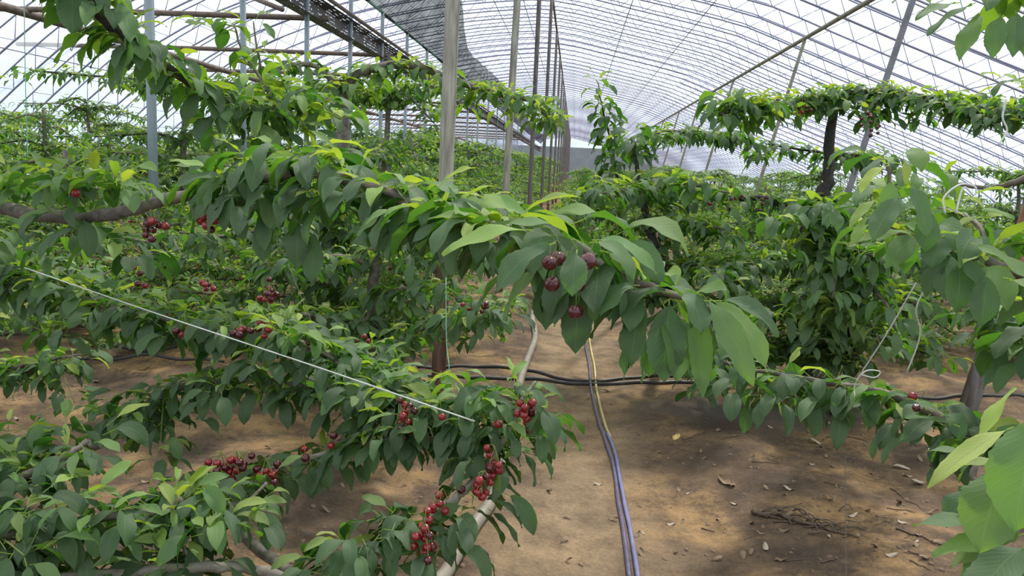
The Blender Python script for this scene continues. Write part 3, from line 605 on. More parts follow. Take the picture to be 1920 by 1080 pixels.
# ------------------------------------------------------------------ cherry trees of the background rows
def proto(kind, seed, lod):
    global rng
    rng = np.random.default_rng(seed)
    t = Tree('cherry_tree', 'cherry tree', (0, 0, 0))
    h = rng.uniform(2.2, 2.5) if kind != 'B' else 1.65; lean = rng.normal(0, .05, 2)
    tr = t.wood([(0, 0, -.08), (lean[0]*.3, lean[1]*.3, .5), (lean[0], lean[1], 1.3), (lean[0]*1.5, lean[1]*1.4, h)], (.055, .045, .036, .022), 'trunk', BARK, 7)
    L = Leaves()
    def arm(z, az, ln, droop, n, size, r, leafy=1.0):
        b = np.array((np.interp(z, tr[:, 2], tr[:, 0]), np.interp(z, tr[:, 2], tr[:, 1]), z)); d = np.array((math.cos(az), math.sin(az), 0))
        bend = rng.normal(0, .15); e = np.array((-d[1], d[0], 0))
        pts = [b, b+d*ln*.35+e*bend*.4+np.array((0, 0, .07)), b+d*ln*.7+e*bend+np.array((0, 0, .03-droop*.5)), b+d*ln+e*bend*1.3+np.array((0, 0, -droop))]
        p = t.wood(pts, (r, r*.4), 'branch', BARK_DARK if rng.random() < .4 else BARK, 5, 3)
        st = .085 if lod == 'mid' else .12
        for q, u in along(p, st):
            clump(L, q, n, size, .085, .25, .40)
            if rng.random() < .35:
                az2 = az+rng.choice((-1, 1))*rng.uniform(.6, 1.5); l2 = rng.uniform(.1, .35); e2 = q+np.array((math.cos(az2), math.sin(az2), rng.uniform(-.5, .4)))*l2
                for w in (.5, 1.0): clump(L, q*(1-w)+e2*w, n-1, size, .08, .35, .5)
    n = 8 if lod == 'mid' else 7; size = .104 if lod == 'mid' else .125
    a0 = rng.uniform(0, 6.28) if kind != 'T' else 0.0
    tiers = [(.35, 3, 1.0), (.65, 3, 1.15), (.95, 4, 1.25), (1.25, 3, 1.2), (1.5, 3, 1.1)]
    if kind == 'T': tiers += [(1.78, 3, .95), (h-.12, 2, 1.35), (h-.05, 2, .7), (h-.2, 3, .6)]
    elif kind == 'S': tiers += [(1.75, 3, .8), (2.0, 2, .5)]
    for z, c, ln in tiers:
        a0 += 1.1
        for i in range(c):
            az = (a0+i*6.28/c+rng.normal(0, .25)) if not (kind == 'T' and z > 2) else (i*3.14159+rng.normal(0, .3)+(1.57 if c == 2 and ln < 1 else 0))
            arm(z+rng.normal(0, .06), az, ln*rng.uniform(.75, 1.15), rng.uniform(-.08, .22), n, size, .02)
    if kind == 'S':
        for z in np.arange(1.6, h+.1, .1):
            clump(L, np.array((np.interp(z, tr[:, 2], tr[:, 0]), np.interp(z, tr[:, 2], tr[:, 1]), z)), n, size*.9, .05, .35, .4)
    t.leaves(L, lod, lod == 'mid')
    if lod == 'mid':
        for i in range(7):
            z = rng.uniform(.6, 1.6); az = rng.uniform(0, 6.28); rr = rng.uniform(.2, .75)
            q = np.array((math.cos(az)*rr, math.sin(az)*rr, z if rr > .9 else min(z, 1.6) if kind == 'S' else z-.06))
            # one fused mesh per tiny far cluster
            mb = MB(); st = cherry_mesh(CHERRY, 6); co = np.zeros(len(st.vertices)*3, np.float32); st.vertices.foreach_get('co', co); co = co.reshape(-1, 3)
            fc = np.array([tuple(pl.vertices) for pl in st.polygons])
            for j in range(6): mb.add(co*.0125+q+rng.normal(0, .022, 3), fc)
            k = build(mb, 'cherry_cluster', CHERRYB, t.root); t.kids.append((k, []))
    return t
midP = [proto('T', 11, 'mid'), proto('S', 12, 'mid'), proto('T', 13, 'mid'), proto('B', 14, 'mid')]
lowP = [proto('T', 21, 'low'), proto('S', 22, 'low'), proto('T', 23, 'low')]
rng = np.random.default_rng(99)
used = set()
def plant(pr, x, y, rz, sc, label, group):
    if id(pr) not in used:
        used.add(id(pr)); o = pr.root; o.location = (x, y, 0); o.rotation_euler = (0, 0, rz); o.scale = (sc,)*3; o['label'] = label; o['group'] = group
        return o
    return cp(pr.root, (x, y, 0), rz, (sc,)*3, label, group, pr.kids)
rows = [(-11.4, 'outermost left row'), (-9.1, 'second row from the left'), (-6.8, 'third row from the left'), (-4.5, 'row beside the steel posts'), (-2.0, 'row left of the ridge posts'),
        (.35, 'row closing off the path'), (2.55, 'row right of the path'), (5.0, 'second row right of the path'), (7.5, 'third row right of the path'), (10.2, 'outermost right row')]
for X, lab in rows:
    y = 6.2+rng.uniform(0, .6)
    if X == .35: y = 9.6
    if X == -2.0: y = 7.4
    if X == 2.55: y = 9.4
    if abs(X) > 6: y = 7.5
    while y < (60 if abs(X) < 3 else 42):
        near = y < 12
        pr = (midP if near else lowP)
        if abs(X-.35) < .1 : pr_ = pr[1] if (rng.random() < .5) else pr[-1]
        else: pr_ = pr[int(rng.integers(len(pr)))]
        if X == .35: sc = rng.uniform(.55, .72)
        elif X == -2.0: sc = rng.uniform(.8, .98)
        elif X > 2: sc = rng.uniform(.66, .76)
        else: sc = rng.uniform(.85, 1.02)
        if y < 12: l = f'cherry tree near the front of the {lab}' if X != .35 else 'low cherry tree closing off the far end of the open path'
        else: l = f'distant cherry tree in the {lab}'
        plant(pr_, X+rng.normal(0, .15), y, rng.normal(0, .35)+(3.14159 if rng.random() < .5 else 0), sc, l, f'cherry trees of the {lab}')
        y += rng.uniform(1.9, 2.5) if y < 20 else rng.uniform(2.3, 3.1)

for px_, py_, sc, lab in ((300, 668, .62, 'low bushy cherry tree on the left behind the white string'), (90, 640, .66, 'low bushy cherry tree at far left behind the dark hose'), (470, 640, .62, 'low bushy cherry tree between the white string and the nearest ridge post'),
                       (1690, 665, .66, 'low bushy cherry tree left of the rust-orange pole'), (1880, 668, .68, 'low bushy cherry tree right of the rust-orange pole'), (1400, 640, .6, 'low bushy cherry tree behind the central hanging leaves'), (760, 640, .55, 'low bushy cherry tree just left of the nearest ridge post')):
    p_ = G(px_, py_); plant(midP[3], float(p_[0]), float(p_[1]), rng.uniform(0, 6), sc, lab, None)
# ------------------------------------------------------------------ the near trees, built one by one
rng = np.random.default_rng(5)
def base_of(p): return (float(p[0]), float(p[1]), float(ground_z(p[0], p[1])))
def PT(*l): return [P(*p) for p in l]

# tree 1: long arms reaching in from the left
B1 = P(-330, 500, 2.75); t1 = Tree('cherry_tree', 'large cherry tree rooted past the left edge whose long arms cross the whole picture', base_of(B1))
T1top = B1.copy(); T1top[2] = 2.75
t1.wood([(B1[0], B1[1], -.05), (B1[0]+.02, B1[1]-.03, .8), (B1[0]-.02, B1[1], 1.6), tuple(T1top)], (.085, .07, .055, .035), 'trunk', BARK, 10)
tA = [(B1[0], B1[1], 1.25), P(-120, 378, 2.7), P(0, 388, 2.6), P(80, 405, 2.5), P(170, 410, 2.4), P(290, 382, 2.3), P(420, 352, 2.15), P(560, 322, 2.0), P(690, 345, 1.85), P(800, 395, 1.75), P(930, 425, 1.6), P(1070, 462, 1.48), P(1180, 525, 1.42), P(1270, 552, 1.38), P(1350, 590, 1.40)]
t1.wood(tA, (.028, .026, .022, .016, .013, .010, .008, .005), 'branch', BARK, 10)
def band(t, pts, step, n, size, spread, tint=.28, young=.12, lod='hi', hang=1.0, up=0.0, jz=0.0, **kw):
    L = Leaves(); p = smooth_line(pts, 5)
    for q, u in along(p, step): clump(L, q+np.array((0, 0, rng.normal(0, jz) if jz else 0)), max(3, int(rng.normal(n, 1.2))), size, spread, young, tint, hang, up=up, **kw)
    return t.leaves(L, lod)
# foliage along A, thick where the photograph is thick
band(t1, PT((-60, 350, 2.6), (60, 345, 2.5), (170, 340, 2.35), (250, 350, 2.3)), .05, 7, .105, .06, .35, .25, up=.3)
band(t1, PT((120, 400, 2.4), (200, 450, 2.35), (250, 480, 2.35)), .07, 6, .115, .05, .2, .05)
band(t1, PT((0, 440, 2.7), (60, 470, 2.7), (140, 440, 2.6)), .08, 6, .105, .05, .3, .2)
band(t1, PT((400, 335, 2.15), (480, 315, 2.1), (560, 300, 2.0), (640, 315, 1.95), (720, 350, 1.85)), .045, 8, .115, .06, .25, .15)
band(t1, PT((420, 370, 2.15), (520, 370, 2.05), (600, 360, 2.0), (690, 380, 1.9)), .06, 7, .12, .06, .18, .05)
band(t1, PT((720, 350, 1.85), (800, 390, 1.75), (870, 410, 1.65)), .045, 8, .115, .05, .3, .2)
band(t1, PT((820, 420, 1.75), (900, 450, 1.65), (980, 460, 1.6)), .05, 7, .115, .05, .22, .1)
band(t1, PT((900, 415, 1.6), (980, 425, 1.55), (1060, 440, 1.48), (1110, 460, 1.46)), .05, 7, .125, .04, .33, .22)
band(t1, PT((1000, 470, 1.52), (1080, 480, 1.48), (1130, 500, 1.45)), .05, 6, .12, .04, .2, .03)
band(t1, PT((1150, 500, 1.44), (1220, 545, 1.40), (1290, 560, 1.38)), .045, 6, .115, .035, .25, .1)
# leaves that stand out, each placed where it hangs
def big(L, x, y, d, az, p0, p1, ln, w, tint, roll=0.0, fold=.25): L.add(P(x, y, d), R(az), R(p0), R(p1), ln, w, R(roll), tint, fold, .012)
# azimuth: 0 = to the right, 180 = to the left, 270 = toward the camera
L = Leaves()
big(L, 1042, 455, 1.25, 190, -20, -66, .120, .056, .12, -40)      # broad dark leaf with pale rim
big(L, 1000, 432, 1.30, 188, 2, -36, .150, .046, .80, -30)       # long yellow-green leaf to the left
big(L, 1060, 425, 1.45, 184, 8, -12, .130, .040, .66, -20)
big(L, 1082, 468, 1.24, 265, -30, -88, .075, .045, .22)
big(L, 1105, 455, 1.36, 330, 10, -75, .105, .040, .58, 20)
big(L, 1110, 450, 1.40, 350, 8, -55, .125, .040, .62, 30)
big(L, 1125, 470, 1.36, 335, -5, -80, .080, .036, .50, 10)
big(L, 1065, 470, 1.40, 240, -60, -92, .13, .060, .10)
big(L, 1090, 520, 1.40, 260, -70, -95, .13, .062, .12)
big(L, 1035, 500, 1.44, 250, -70, -95, .11, .055, .15)
big(L, 1108, 530, 1.36, 300, -60, -100, .06, .025, .55, 30)
big(L, 1200, 535, 1.32, 200, 0, -80, .085, .055, .20, -20)
big(L, 1255, 560, 1.34, 265, -60, -92, .135, .070, .12)
big(L, 1275, 545, 1.32, 300, -10, -80, .085, .050, .22)
big(L, 1210, 560, 1.36, 235, -55, -95, .115, .055, .22)
big(L, 1315, 550, 1.30, 345, -45, -68, .165, .052, .60, 60, .1)
big(L, 1298, 552, 1.32, 320, -72, -84, .165, .044, .48, 50)
big(L, 1330, 560, 1.33, 350, -25, -70, .15, .050, .70, 50)
big(L, 1300, 560, 1.36, 300, -65, -80, .14, .060, .25)
big(L, 1180, 620, 1.40, 250, -70, -95, .08, .036, .30, 60)
big(L, 1225, 620, 1.42, 250, -80, -95, .075, .040, .15)
big(L, 790, 385, 1.70, 215, -15, -70, .085, .055, .50, -20)
big(L, 735, 395, 1.75, 200, -20, -60, .09, .045, .6, -20)
big(L, 880, 420, 1.6, 190, 5, -45, .12, .045, .4, -30)
big(L, 850, 400, 1.65, 180, 15, -20, .09, .03, .9)
big(L, 900, 375, 1.7, 0, 30, 0, .06, .02, .9)
big(L, 420, 330, 2.0, 205, 5, -35, .12, .055, .3, -30)
big(L, 400, 320, 2.0, 180, 20, 0, .11, .04, .85, -20)
big(L, 500, 400, 2.0, 265, -70, -92, .12, .06, .1); big(L, 560, 410, 1.95, 280, -70, -92, .12, .06, .1); big(L, 590, 430, 1.95, 270, -75, -92, .13, .06, .1)
big(L, 440, 360, 2.0, 250, -50, -90, .10, .05, .25)
t1.leaves(L, 'near')
# arm B, high on the left
pB = [tuple(T1top-np.array((0, 0, .05))), P(60, -150, 2.55), P(150, -20, 2.5), P(210, 50, 2.55), P(290, 115, 2.65), P(380, 168, 2.8), P(470, 205, 2.95), P(560, 200, 3.1), P(620, 185, 3.2)]
t1.arm(pB, (.03, .02, .014, .006), 'hi', .045, 7, .115, .045, .18, .4, .25, m=BARK_DARK, t0=.3, hang=1.1)
band(t1, PT((380, 190, 2.85), (440, 240, 2.9), (500, 260, 2.95), (560, 235, 3.0)), .07, 7, .12, .08, .35, .2)
band(t1, PT((470, 160, 3.0), (520, 160, 3.0), (560, 150, 3.0)), .07, 7, .12, .08, .6, .5)
t1.arm(PT((520, 210, 3.1), (490, 150, 3.1), (455, 95, 3.1), (440, 50, 3.1)), (.008, .004), 'hi', .10, 5, .10, .04, .3, .45, .2)
t1.arm(PT((490, 130, 3.1), (480, 80, 3.1), (475, 40, 3.1)), (.006, .003), 'hi', .10, 4, .09, .04, .4, .5)
L = Leaves(); big(L, 170, 50, 2.45, 220, -40, -60, .15, .085, .55, 20); big(L, 135, -30, 2.45, 300, -60, -90, .16, .09, .25); big(L, 250, 60, 2.5, 250, -60, -80, .17, .09, .3); big(L, 225, 0, 2.5, 320, -50, -70, .15, .07, .45)
t1.leaves(L, 'near')
# arm E under the white string, and F below it
pE = [(B1[0], B1[1], .75), P(-120, 450, 2.9), P(0, 500, 2.85), P(100, 540, 2.75), P(200, 575, 2.7), P(320, 598, 2.65), P(440, 618, 2.6), P(560, 640, 2.55), P(650, 690, 2.5), P(740, 750, 2.4), P(830, 780, 2.3), P(900, 800, 2.25)]
band(t1, [np.array(q)+np.array((0, 0, .03)) for q in pE[2:]], .05, 6, .095, .04, .35, .25, up=.25)
t1.arm(pE, (.022, .014, .008, .004), 'hi', .042, 8, .10, .06, .15, .27, .3, m=PALEBARK, t0=.08)
pF = [(B1[0]+.1, B1[1], .3), P(60, 905, 2.7), P(150, 850, 2.6), P(200, 818, 2.6), P(250, 778, 2.6), P(330, 730, 2.6), P(440, 712, 2.6), P(560, 725, 2.55), P(640, 750, 2.5), P(720, 790, 2.45)]
t1.arm(pF, (.028, .02, .012, .006), 'hi', .042, 8, .10, .055, .1, .2, .35, m=BARK, t0=.55)
band(t1, PT((230, 745, 2.62), (300, 770, 2.6), (330, 790, 2.6)), .09, 5, .095, .04, .15, .05)
for c in ((137, 347, 2.3, 1, .0135), (283, 420, 2.3, 6, .013), (376, 398, 2.1, 1, .0125), (402, 412, 2.1, 6, .0125), (262, 525, 2.6, 3, .012), (345, 612, 2.5, 4, .0125), (452, 622, 2.5, 3, .0125), (489, 618, 2.45, 5, .0125), (505, 546, 3.0, 10, .012), (388, 543, 3.0, 4, .012),
          (1111, 493, 1.27, 1, .0128), (1040, 500, 1.31, 2, .0122), (1050, 520, 1.31, 1, .0122), (1076, 545, 1.31, 2, .0122), (584, 640, 2.5, 2, .0115), (770, 770, 2.25, 6, .0122), (772, 803, 2.25, 5, .0122), (822, 772, 2.2, 1, .012)):
    cherries(t1, P(c[0], c[1], c[2]), c[3], c[4], .026)

# tree 2: low tree at bottom centre
B2 = GG(470, 1180); t2 = Tree('cherry_tree', 'low cherry tree at the bottom centre with bright red cherries along its grey branch', base_of(B2))
t2.wood([(B2[0], B2[1], -.05), tuple(P(520, 1130, 1.95)), tuple(P(560, 1085, 1.95))], (.05, .035, .025), 'trunk', PALEBARK, 8)
pH = PT((560, 1085, 1.95), (680, 1050, 1.98), (770, 1005, 2.02), (830, 955, 2.08), (880, 910, 2.14), (925, 860, 2.2), (960, 795, 2.25), (985, 740, 2.28), (1005, 715, 2.3))
t2.wood(pH, (.018, .016, .014, .011, .007, .003), 'branch', PALEBARK, 8)
band(t2, PT((590, 1060, 1.9), (680, 1010, 1.92), (740, 985, 1.95), (800, 985, 2.0)), .035, 8, .10, .06, .2, .08)
band(t2, PT((620, 1080, 1.9), (720, 1060, 1.92), (800, 1030, 1.95), (860, 1000, 1.98)), .06, 6, .105, .06, .2, .05)
band(t2, PT((860, 960, 2.05), (900, 935, 2.08), (930, 905, 2.12), (900, 860, 2.15)), .05, 6, .11, .05, .22, .08)
band(t2, PT((900, 800, 2.2), (950, 820, 2.2), (960, 850, 2.2)), .045, 7, .105, .05, .22, .12)
band(t2, PT((890, 760, 2.25), (940, 735, 2.28), (985, 740, 2.28), (1010, 790, 2.26)), .035, 8, .105, .05, .3, .22)
for c in ((985, 760, 2.2, 5), (988, 785, 2.2, 4), (927, 868, 2.12, 8), (905, 912, 2.06, 6), (868, 908, 2.1, 1), (830, 945, 2.04, 4), (800, 980, 1.96, 4), (797, 1012, 1.93, 6), (925, 795, 2.2, 2)):
    cherries(t2, P(*c[:3]), c[3], .0122, .024, .8)
# the middle branch with the big cherry bunch
pM = PT((400, 905, 2.35), (470, 890, 2.35), (540, 872, 2.35), (620, 848, 2.35), (700, 830, 2.35), (780, 815, 2.32), (860, 815, 2.28), (905, 850, 2.24))
t2.wood([tuple(P(560, 1085, 1.95)), tuple(P(450, 1000, 2.2)), tuple(pM[0])], (.018, .014), 'branch', PALEBARK, 7)
t2.arm(pM, (.011, .009, .005), 'hi', .042, 7, .10, .04, .08, .2, .12, m=PALEBARK, skip=((.22, .32),))
band(t2, PT((360, 905, 2.3), (420, 925, 2.25), (480, 910, 2.25), (520, 900, 2.28)), .07, 6, .10, .05, .25, .12)
for c in ((415, 872, 2.22, 5), (445, 872, 2.22, 6), (445, 902, 2.2, 2), (498, 885, 2.22, 7), (568, 843, 2.3, 2), (622, 830, 2.3, 2)): cherries(t2, P(*c[:3]), c[3], .0125, .024, .55)

# tree 3: bottom left corner
B3 = GG(-260, 1250); t3 = Tree('cherry_tree', 'cherry tree filling the bottom left corner with dense glossy leaves', base_of(B3))
t3.wood([(B3[0], B3[1], -.05), (B3[0]+.02, B3[1]+.02, .35), tuple(P(-150, 880, 1.9))], (.06, .05, .03), 'trunk', BARK, 8)
st = tuple(P(-150, 930, 1.85))
t3.arm([st, P(-40, 920, 1.9), P(50, 890, 1.95), P(120, 860, 2.0), P(165, 825, 2.05)], (.018, .008), 'hi', .045, 8, .108, .07, .15, .22, .45, up=.15)
t3.arm([st, P(-40, 850, 2.05), P(40, 820, 2.1), P(130, 800, 2.2)], (.014, .006), 'hi', .055, 7, .105, .06, .25, .3, .3, up=.15)
t3.arm([st, P(-40, 1000, 1.75), P(80, 990, 1.8), P(200, 970, 1.86), P(320, 955, 1.92), P(420, 945, 1.98), P(475, 955, 2.0)], (.018, .007), 'hi', .042, 8, .105, .075, .15, .22, .5, up=.1)
t3.arm([st, P(-40, 1090, 1.7), P(120, 1085, 1.76), P(260, 1072, 1.82), P(390, 1062, 1.88), P(480, 1068, 1.92), P(560, 1092, 1.95)], (.018, .016, .015, .014), 'hi', .042, 8, .105, .07, .12, .22, .4, m=PALEBARK, skip=((.8, 1.0),))
t3.arm([P(320, 960, 1.9), P(340, 935, 1.9), P(335, 1000, 1.88), P(350, 1040, 1.85)], (.006, .004), 'hi', .05, 6, .10, .06, .5, .4, up=.2)
band(t3, PT((0, 960, 1.75), (80, 940, 1.8), (150, 940, 1.85)), .06, 7, .105, .06, .22, .12)
t3.arm([P(500, 905, 2.05), P(470, 935, 2.0), P(440, 955, 1.98)], (.005, .004), 'hi', .07, 5, .10, .05, .3, .2)

# tree 4: far left edge, small
B4 = GG(-60, 790); t4 = Tree('cherry_tree', 'small-leaved cherry tree at the left edge over the bare soil', base_of(B4))
s4 = P(-70, 700, B4[1]); t4.wood([(B4[0], B4[1], -.05), tuple(s4), tuple(P(-60, 560, B4[1])), tuple(P(-60, 500, B4[1]+.1))], (.05, .04, .025, .015), 'trunk', BARK, 8)
d4 = B4[1]
t4.arm([s4, P(0, 695, d4-.3), P(70, 680, d4-.4), P(150, 665, d4-.5)], (.016, .006), 'hi', .055, 7, .105, .06, .1, .25, .3)
t4.arm([P(-60, 560, d4), P(0, 545, d4), P(80, 520, d4), P(170, 500, d4)], (.014, .006), 'mid', .07, 6, .105, .06, .15, .3, .3)
t4.arm([P(-60, 600, d4), P(20, 590, d4+.4), P(90, 575, d4+.6)], (.014, .006), 'mid', .07, 6, .105, .06, .15, .3, .3)
cherries(t4, P(45, 690, d4-.45), 2, .012)

# tree 5: mid-left behind arm A, trunk rising at 640,280
B5 = P(640, 500, 5.5); t5 = Tree('cherry_tree', 'cherry tree with a grey trunk and high arching arm behind the nearest ridge post', base_of(B5))
t5.wood([(B5[0], B5[1], -.05), tuple(P(632, 500, 5.5)), tuple(P(640, 280, 5.5)), tuple(P(640, 150, 5.5))], (.07, .06, .05, .04), 'trunk', BARK, 9)
t5.arm(PT((640, 165, 5.5), (680, 135, 5.5), (760, 122, 5.6), (850, 150, 5.7), (930, 175, 5.7), (1000, 190, 5.7), (1030, 225, 5.7)), (.035, .026, .012), 'mid', .075, 8, .125, .055, .25, .5, .3, t0=.04)
t5.arm(PT((640, 170, 5.5), (600, 130, 5.5), (560, 120, 5.4), (500, 135, 5.3)), (.03, .01), 'mid', .07, 8, .125, .06, .2, .4, .3)
band(t5, PT((940, 190, 5.7), (980, 215, 5.7), (1030, 230, 5.7)), .07, 9, .13, .08, .7, .5, lod='mid')
band(t5, PT((650, 170, 5.4), (690, 165, 5.4)), .06, 8, .13, .07, .65, .5, lod='mid')
for z_, x_ in ((430, -1), (480, 1), (540, -1), (590, 1), (380, 1)):
    t5.arm([P(636, z_, 5.5), P(636+x_*90, z_-15, 5.3), P(636+x_*200, z_+12, 5.0), P(636+x_*300, z_+5, 4.7)], (.02, .008), 'mid', .075, 7, .12, .07, .15, .3, .4)
    t5.arm([P(636, z_+10, 5.5), P(636-x_*60, z_+5, 5.0), P(636-x_*130, z_+25, 4.4)], (.018, .008), 'mid', .075, 7, .12, .07, .15, .3, .4)
for c in ((675, 455, 4.6, 4), (735, 495, 4.6, 5), (760, 490, 4.7, 3), (505, 560, 4.5, 5)): cherries(t5, P(*c[:3]), c[3], .013, .035)

# tree 6: mid centre, branches between the post and the path
B6 = P(700, 500, 4.1); t6 = Tree('cherry_tree', 'bushy cherry tree left of the path in front of the nearest ridge post', base_of(B6))
t6.wood([(B6[0], B6[1], -.05), tuple(P(698, 650, 4.1)), tuple(P(700, 480, 4.1)), tuple(P(705, 400, 4.1))], (.045, .035, .028, .015), 'trunk', BARK, 8)
for pts in (((700, 640, 4.1), (760, 628, 3.9), (830, 605, 3.7), (900, 590, 3.6), (945, 580, 3.6)), ((700, 600, 4.1), (640, 600, 3.9), (570, 590, 3.7), (500, 590, 3.6)), ((700, 550, 4.1), (770, 540, 4.0), (850, 530, 3.9)),
            ((700, 500, 4.1), (640, 480, 4.0), (570, 490, 3.9)), ((700, 470, 4.1), (760, 450, 4.1), (830, 440, 4.0)), ((700, 640, 4.1), (690, 660, 3.6), (700, 650, 3.3))):
    t6.arm(PT(*pts), (.016, .006), 'mid' if pts[0][1] < 560 else 'hi', .06, 7, .11, .06, .15, .28, .3)
for c in ((905, 575, 3.5, 5), (882, 572, 3.55, 3), (680, 640, 3.4, 3)): cherries(t6, P(*c[:3]), c[3], .012, .03)

# tree 7: leafy high tree behind on the left
# tree 8: T-shaped tree at right
D8 = 6.6; B8 = P(1530, 500, D8); t8 = Tree('cherry_tree', 'T-shaped cherry tree on the right, bare dark trunk carrying a long high horizontal arm', base_of(B8))
t8.wood([(B8[0], B8[1], -.05), tuple(P(1522, 560, D8)), tuple(P(1540, 380, D8)), tuple(P(1550, 330, D8)), tuple(P(1562, 180, D8))], (.08, .075, .062, .045, .035), 'trunk', BARK_DARK, 10)
t8.arm(PT((1562, 185, D8), (1520, 185, 6.5), (1460, 198, 6.3), (1400, 200, 6.0), (1350, 215, 5.8)), (.03, .012), 'mid', .05, 9, .12, .09, .25, .4, .5, m=BARK_DARK)
t8.arm(PT((1562, 180, D8), (1640, 172, 6.4), (1720, 180, 6.0), (1800, 200, 5.6), (1880, 212, 5.2), (1950, 225, 5.0)), (.03, .012), 'mid', .05, 9, .11, .07, .15, .3, .5, m=BARK_DARK)
band(t8, PT((1350, 190, 5.8), (1400, 185, 5.8), (1440, 190, 5.9), (1400, 225, 5.9)), .08, 9, .15, .10, .5, .3, lod='mid')
band(t8, PT((1590, 200, 6.3), (1640, 215, 6.2), (1680, 215, 6.1)), .08, 8, .14, .08, .3, .15, lod='mid')
t8.arm(PT((1545, 375, D8), (1490, 385, 6.4), (1420, 372, 6.2), (1350, 372, 6.0), (1290, 370, 5.8)), (.035, .014), 'mid', .08, 7, .12, .06, .15, .28, .3, m=BARK_DARK)
t8.arm(PT((1545, 300, D8+.2), (1590, 290, 6.8), (1640, 300, 7.0), (1500, 280, 7.2), (1440, 270, 7.4)), (.015, .01), 'mid', .08, 7, .12, .06, .1, .22, .3, m=BARK_DARK)
for y_, sx in ((430, 1), (470, -1), (520, 1), (560, -1), (600, 1), (640, -1)):
    t8.arm([P(1525, y_, D8), P(1525+sx*70, y_+5, 6.0), P(1525+sx*150, y_+25, 5.3), P(1525+sx*190, y_+50, 4.8)], (.024, .01), 'mid', .07, 8, .12, .08, .15, .3, .5)
    t8.arm([P(1525, y_+15, D8), P(1545, y_+20, 5.8), P(1580-sx*30, y_+40, 5.0)], (.02, .01), 'mid', .07, 8, .12, .08, .15, .3, .5)
for c in ((1465, 200, 6.1, 5), (1508, 203, 6.3, 5), (1625, 218, 6.0, 5), (1332, 375, 5.8, 4), (1375, 368, 5.9, 6), (1430, 378, 6.0, 3), (1640, 240, 6.0, 4)): cherries(t8, P(*c[:3]), c[3], .015, .045, .3)

# tree 8b: leafy column between T-tree and the low right branch, drooping leaves
D9 = 4.3; B9 = P(1600, 500, D9+1.1); t9 = Tree('cherry_tree', 'cherry tree with long drooping leaf curtains below the T-shaped tree', base_of(B9))
t9.wood([(B9[0], B9[1], -.05), tuple(P(1600, 640, D9+.9)), tuple(P(1575, 480, D9+.2)), tuple(P(1565, 400, D9))], (.05, .045, .03, .015), 'trunk', BARK_DARK, 8)
for pts in (((1575, 480, 4.5), (1540, 440, 4.2), (1500, 440, 4.0), (1520, 400, 3.9)), ((1575, 480, 4.5), (1620, 520, 4.0), (1660, 570, 3.8), (1680, 620, 3.7)), ((1575, 450, 4.4), (1570, 500, 3.9), (1560, 560, 3.8)),
            ((1590, 560, 4.8), (1630, 600, 4.2), (1650, 650, 3.9)), ((1570, 420, 4.3), (1560, 390, 4.0), (1545, 385, 3.8)), ((1580, 500, 4.5), (1600, 470, 4.0), (1640, 480, 3.8)), ((1590, 540, 4.7), (1540, 560, 4.2), (1500, 560, 4.0))):
    t9.arm(PT(*pts), (.016, .006), 'hi' if pts[-1][2] < 3.9 else 'mid', .055, 7, .12, .05, .15, .38, .3, hang=1.15)

# tree 9: tree of thin upright shoot above the path, and the dark leaning stem right of it
B10 = P(1190, 500, 9.0); t10 = Tree('cherry_tree', 'slim cherry tree with one leafy upright shoot rising alone over the path end', base_of(B10))
t10.wood([(B10[0], B10[1], -.05), tuple(P(1172, 430, 8.2)), tuple(P(1152, 300, 6.9)), tuple(P(1130, 200, 6.3)), tuple(P(1118, 150, 6.3))], (.035, .026, .014, .006, .003), 'trunk', BARK_DARK, 7)
band(t10, PT((1150, 320, 6.5), (1142, 260, 6.3), (1130, 195, 6.3)), .045, 8, .13, .05, .25, .1, lod='mid')
band(t10, PT((1128, 190, 6.3), (1118, 150, 6.3)), .08, 4, .12, .04, .5, .5, lod='mid', up=.4)
for sx, y_ in ((-1, 400), (1, 430), (-1, 480), (1, 370), (1, 520), (-1, 540)):
    t10.arm([P(1152, y_, 6.3), P(1152+sx*50, y_-10, 6.0), P(1152+sx*120, y_+8, 5.8)], (.014, .006), 'mid', .07, 7, .115, .07, .25, .38, .4)
B11 = P(1262, 560, 7.4); t11 = Tree('cherry_tree', 'cherry tree with a dark leaning stem wrapped in leaves right of the path', base_of(B11))
t11.wood([(B11[0], B11[1], -.05), tuple(P(1248, 540, 5.6)), tuple(P(1222, 440, 5.7)), tuple(P(1200, 360, 5.8)), tuple(P(1185, 260, 5.8))], (.045, .04, .034, .022, .01), 'trunk', BARK_DARK, 8)
band(t11, PT((1185, 250, 5.8), (1195, 300, 5.8), (1200, 350, 5.8), (1215, 410, 5.7)), .07, 7, .12, .06, .35, .2, lod='mid')
t11.arm(PT((1190, 270, 5.8), (1250, 245, 6.2), (1330, 255, 6.6), (1420, 270, 7.0)), (.016, .007), 'mid', .08, 7, .12, .06, .15, .3, .4)
for sx, y_ in ((1, 350), (-1, 360), (1, 420), (-1, 460), (1, 500), (1, 560), (-1, 550)):
    t11.arm([P(1230, y_, 5.7), P(1230+sx*60, y_-5, 5.4), P(1230+sx*140, y_+12, 5.1)], (.014, .006), 'mid', .07, 7, .12, .07, .2, .32, .4)

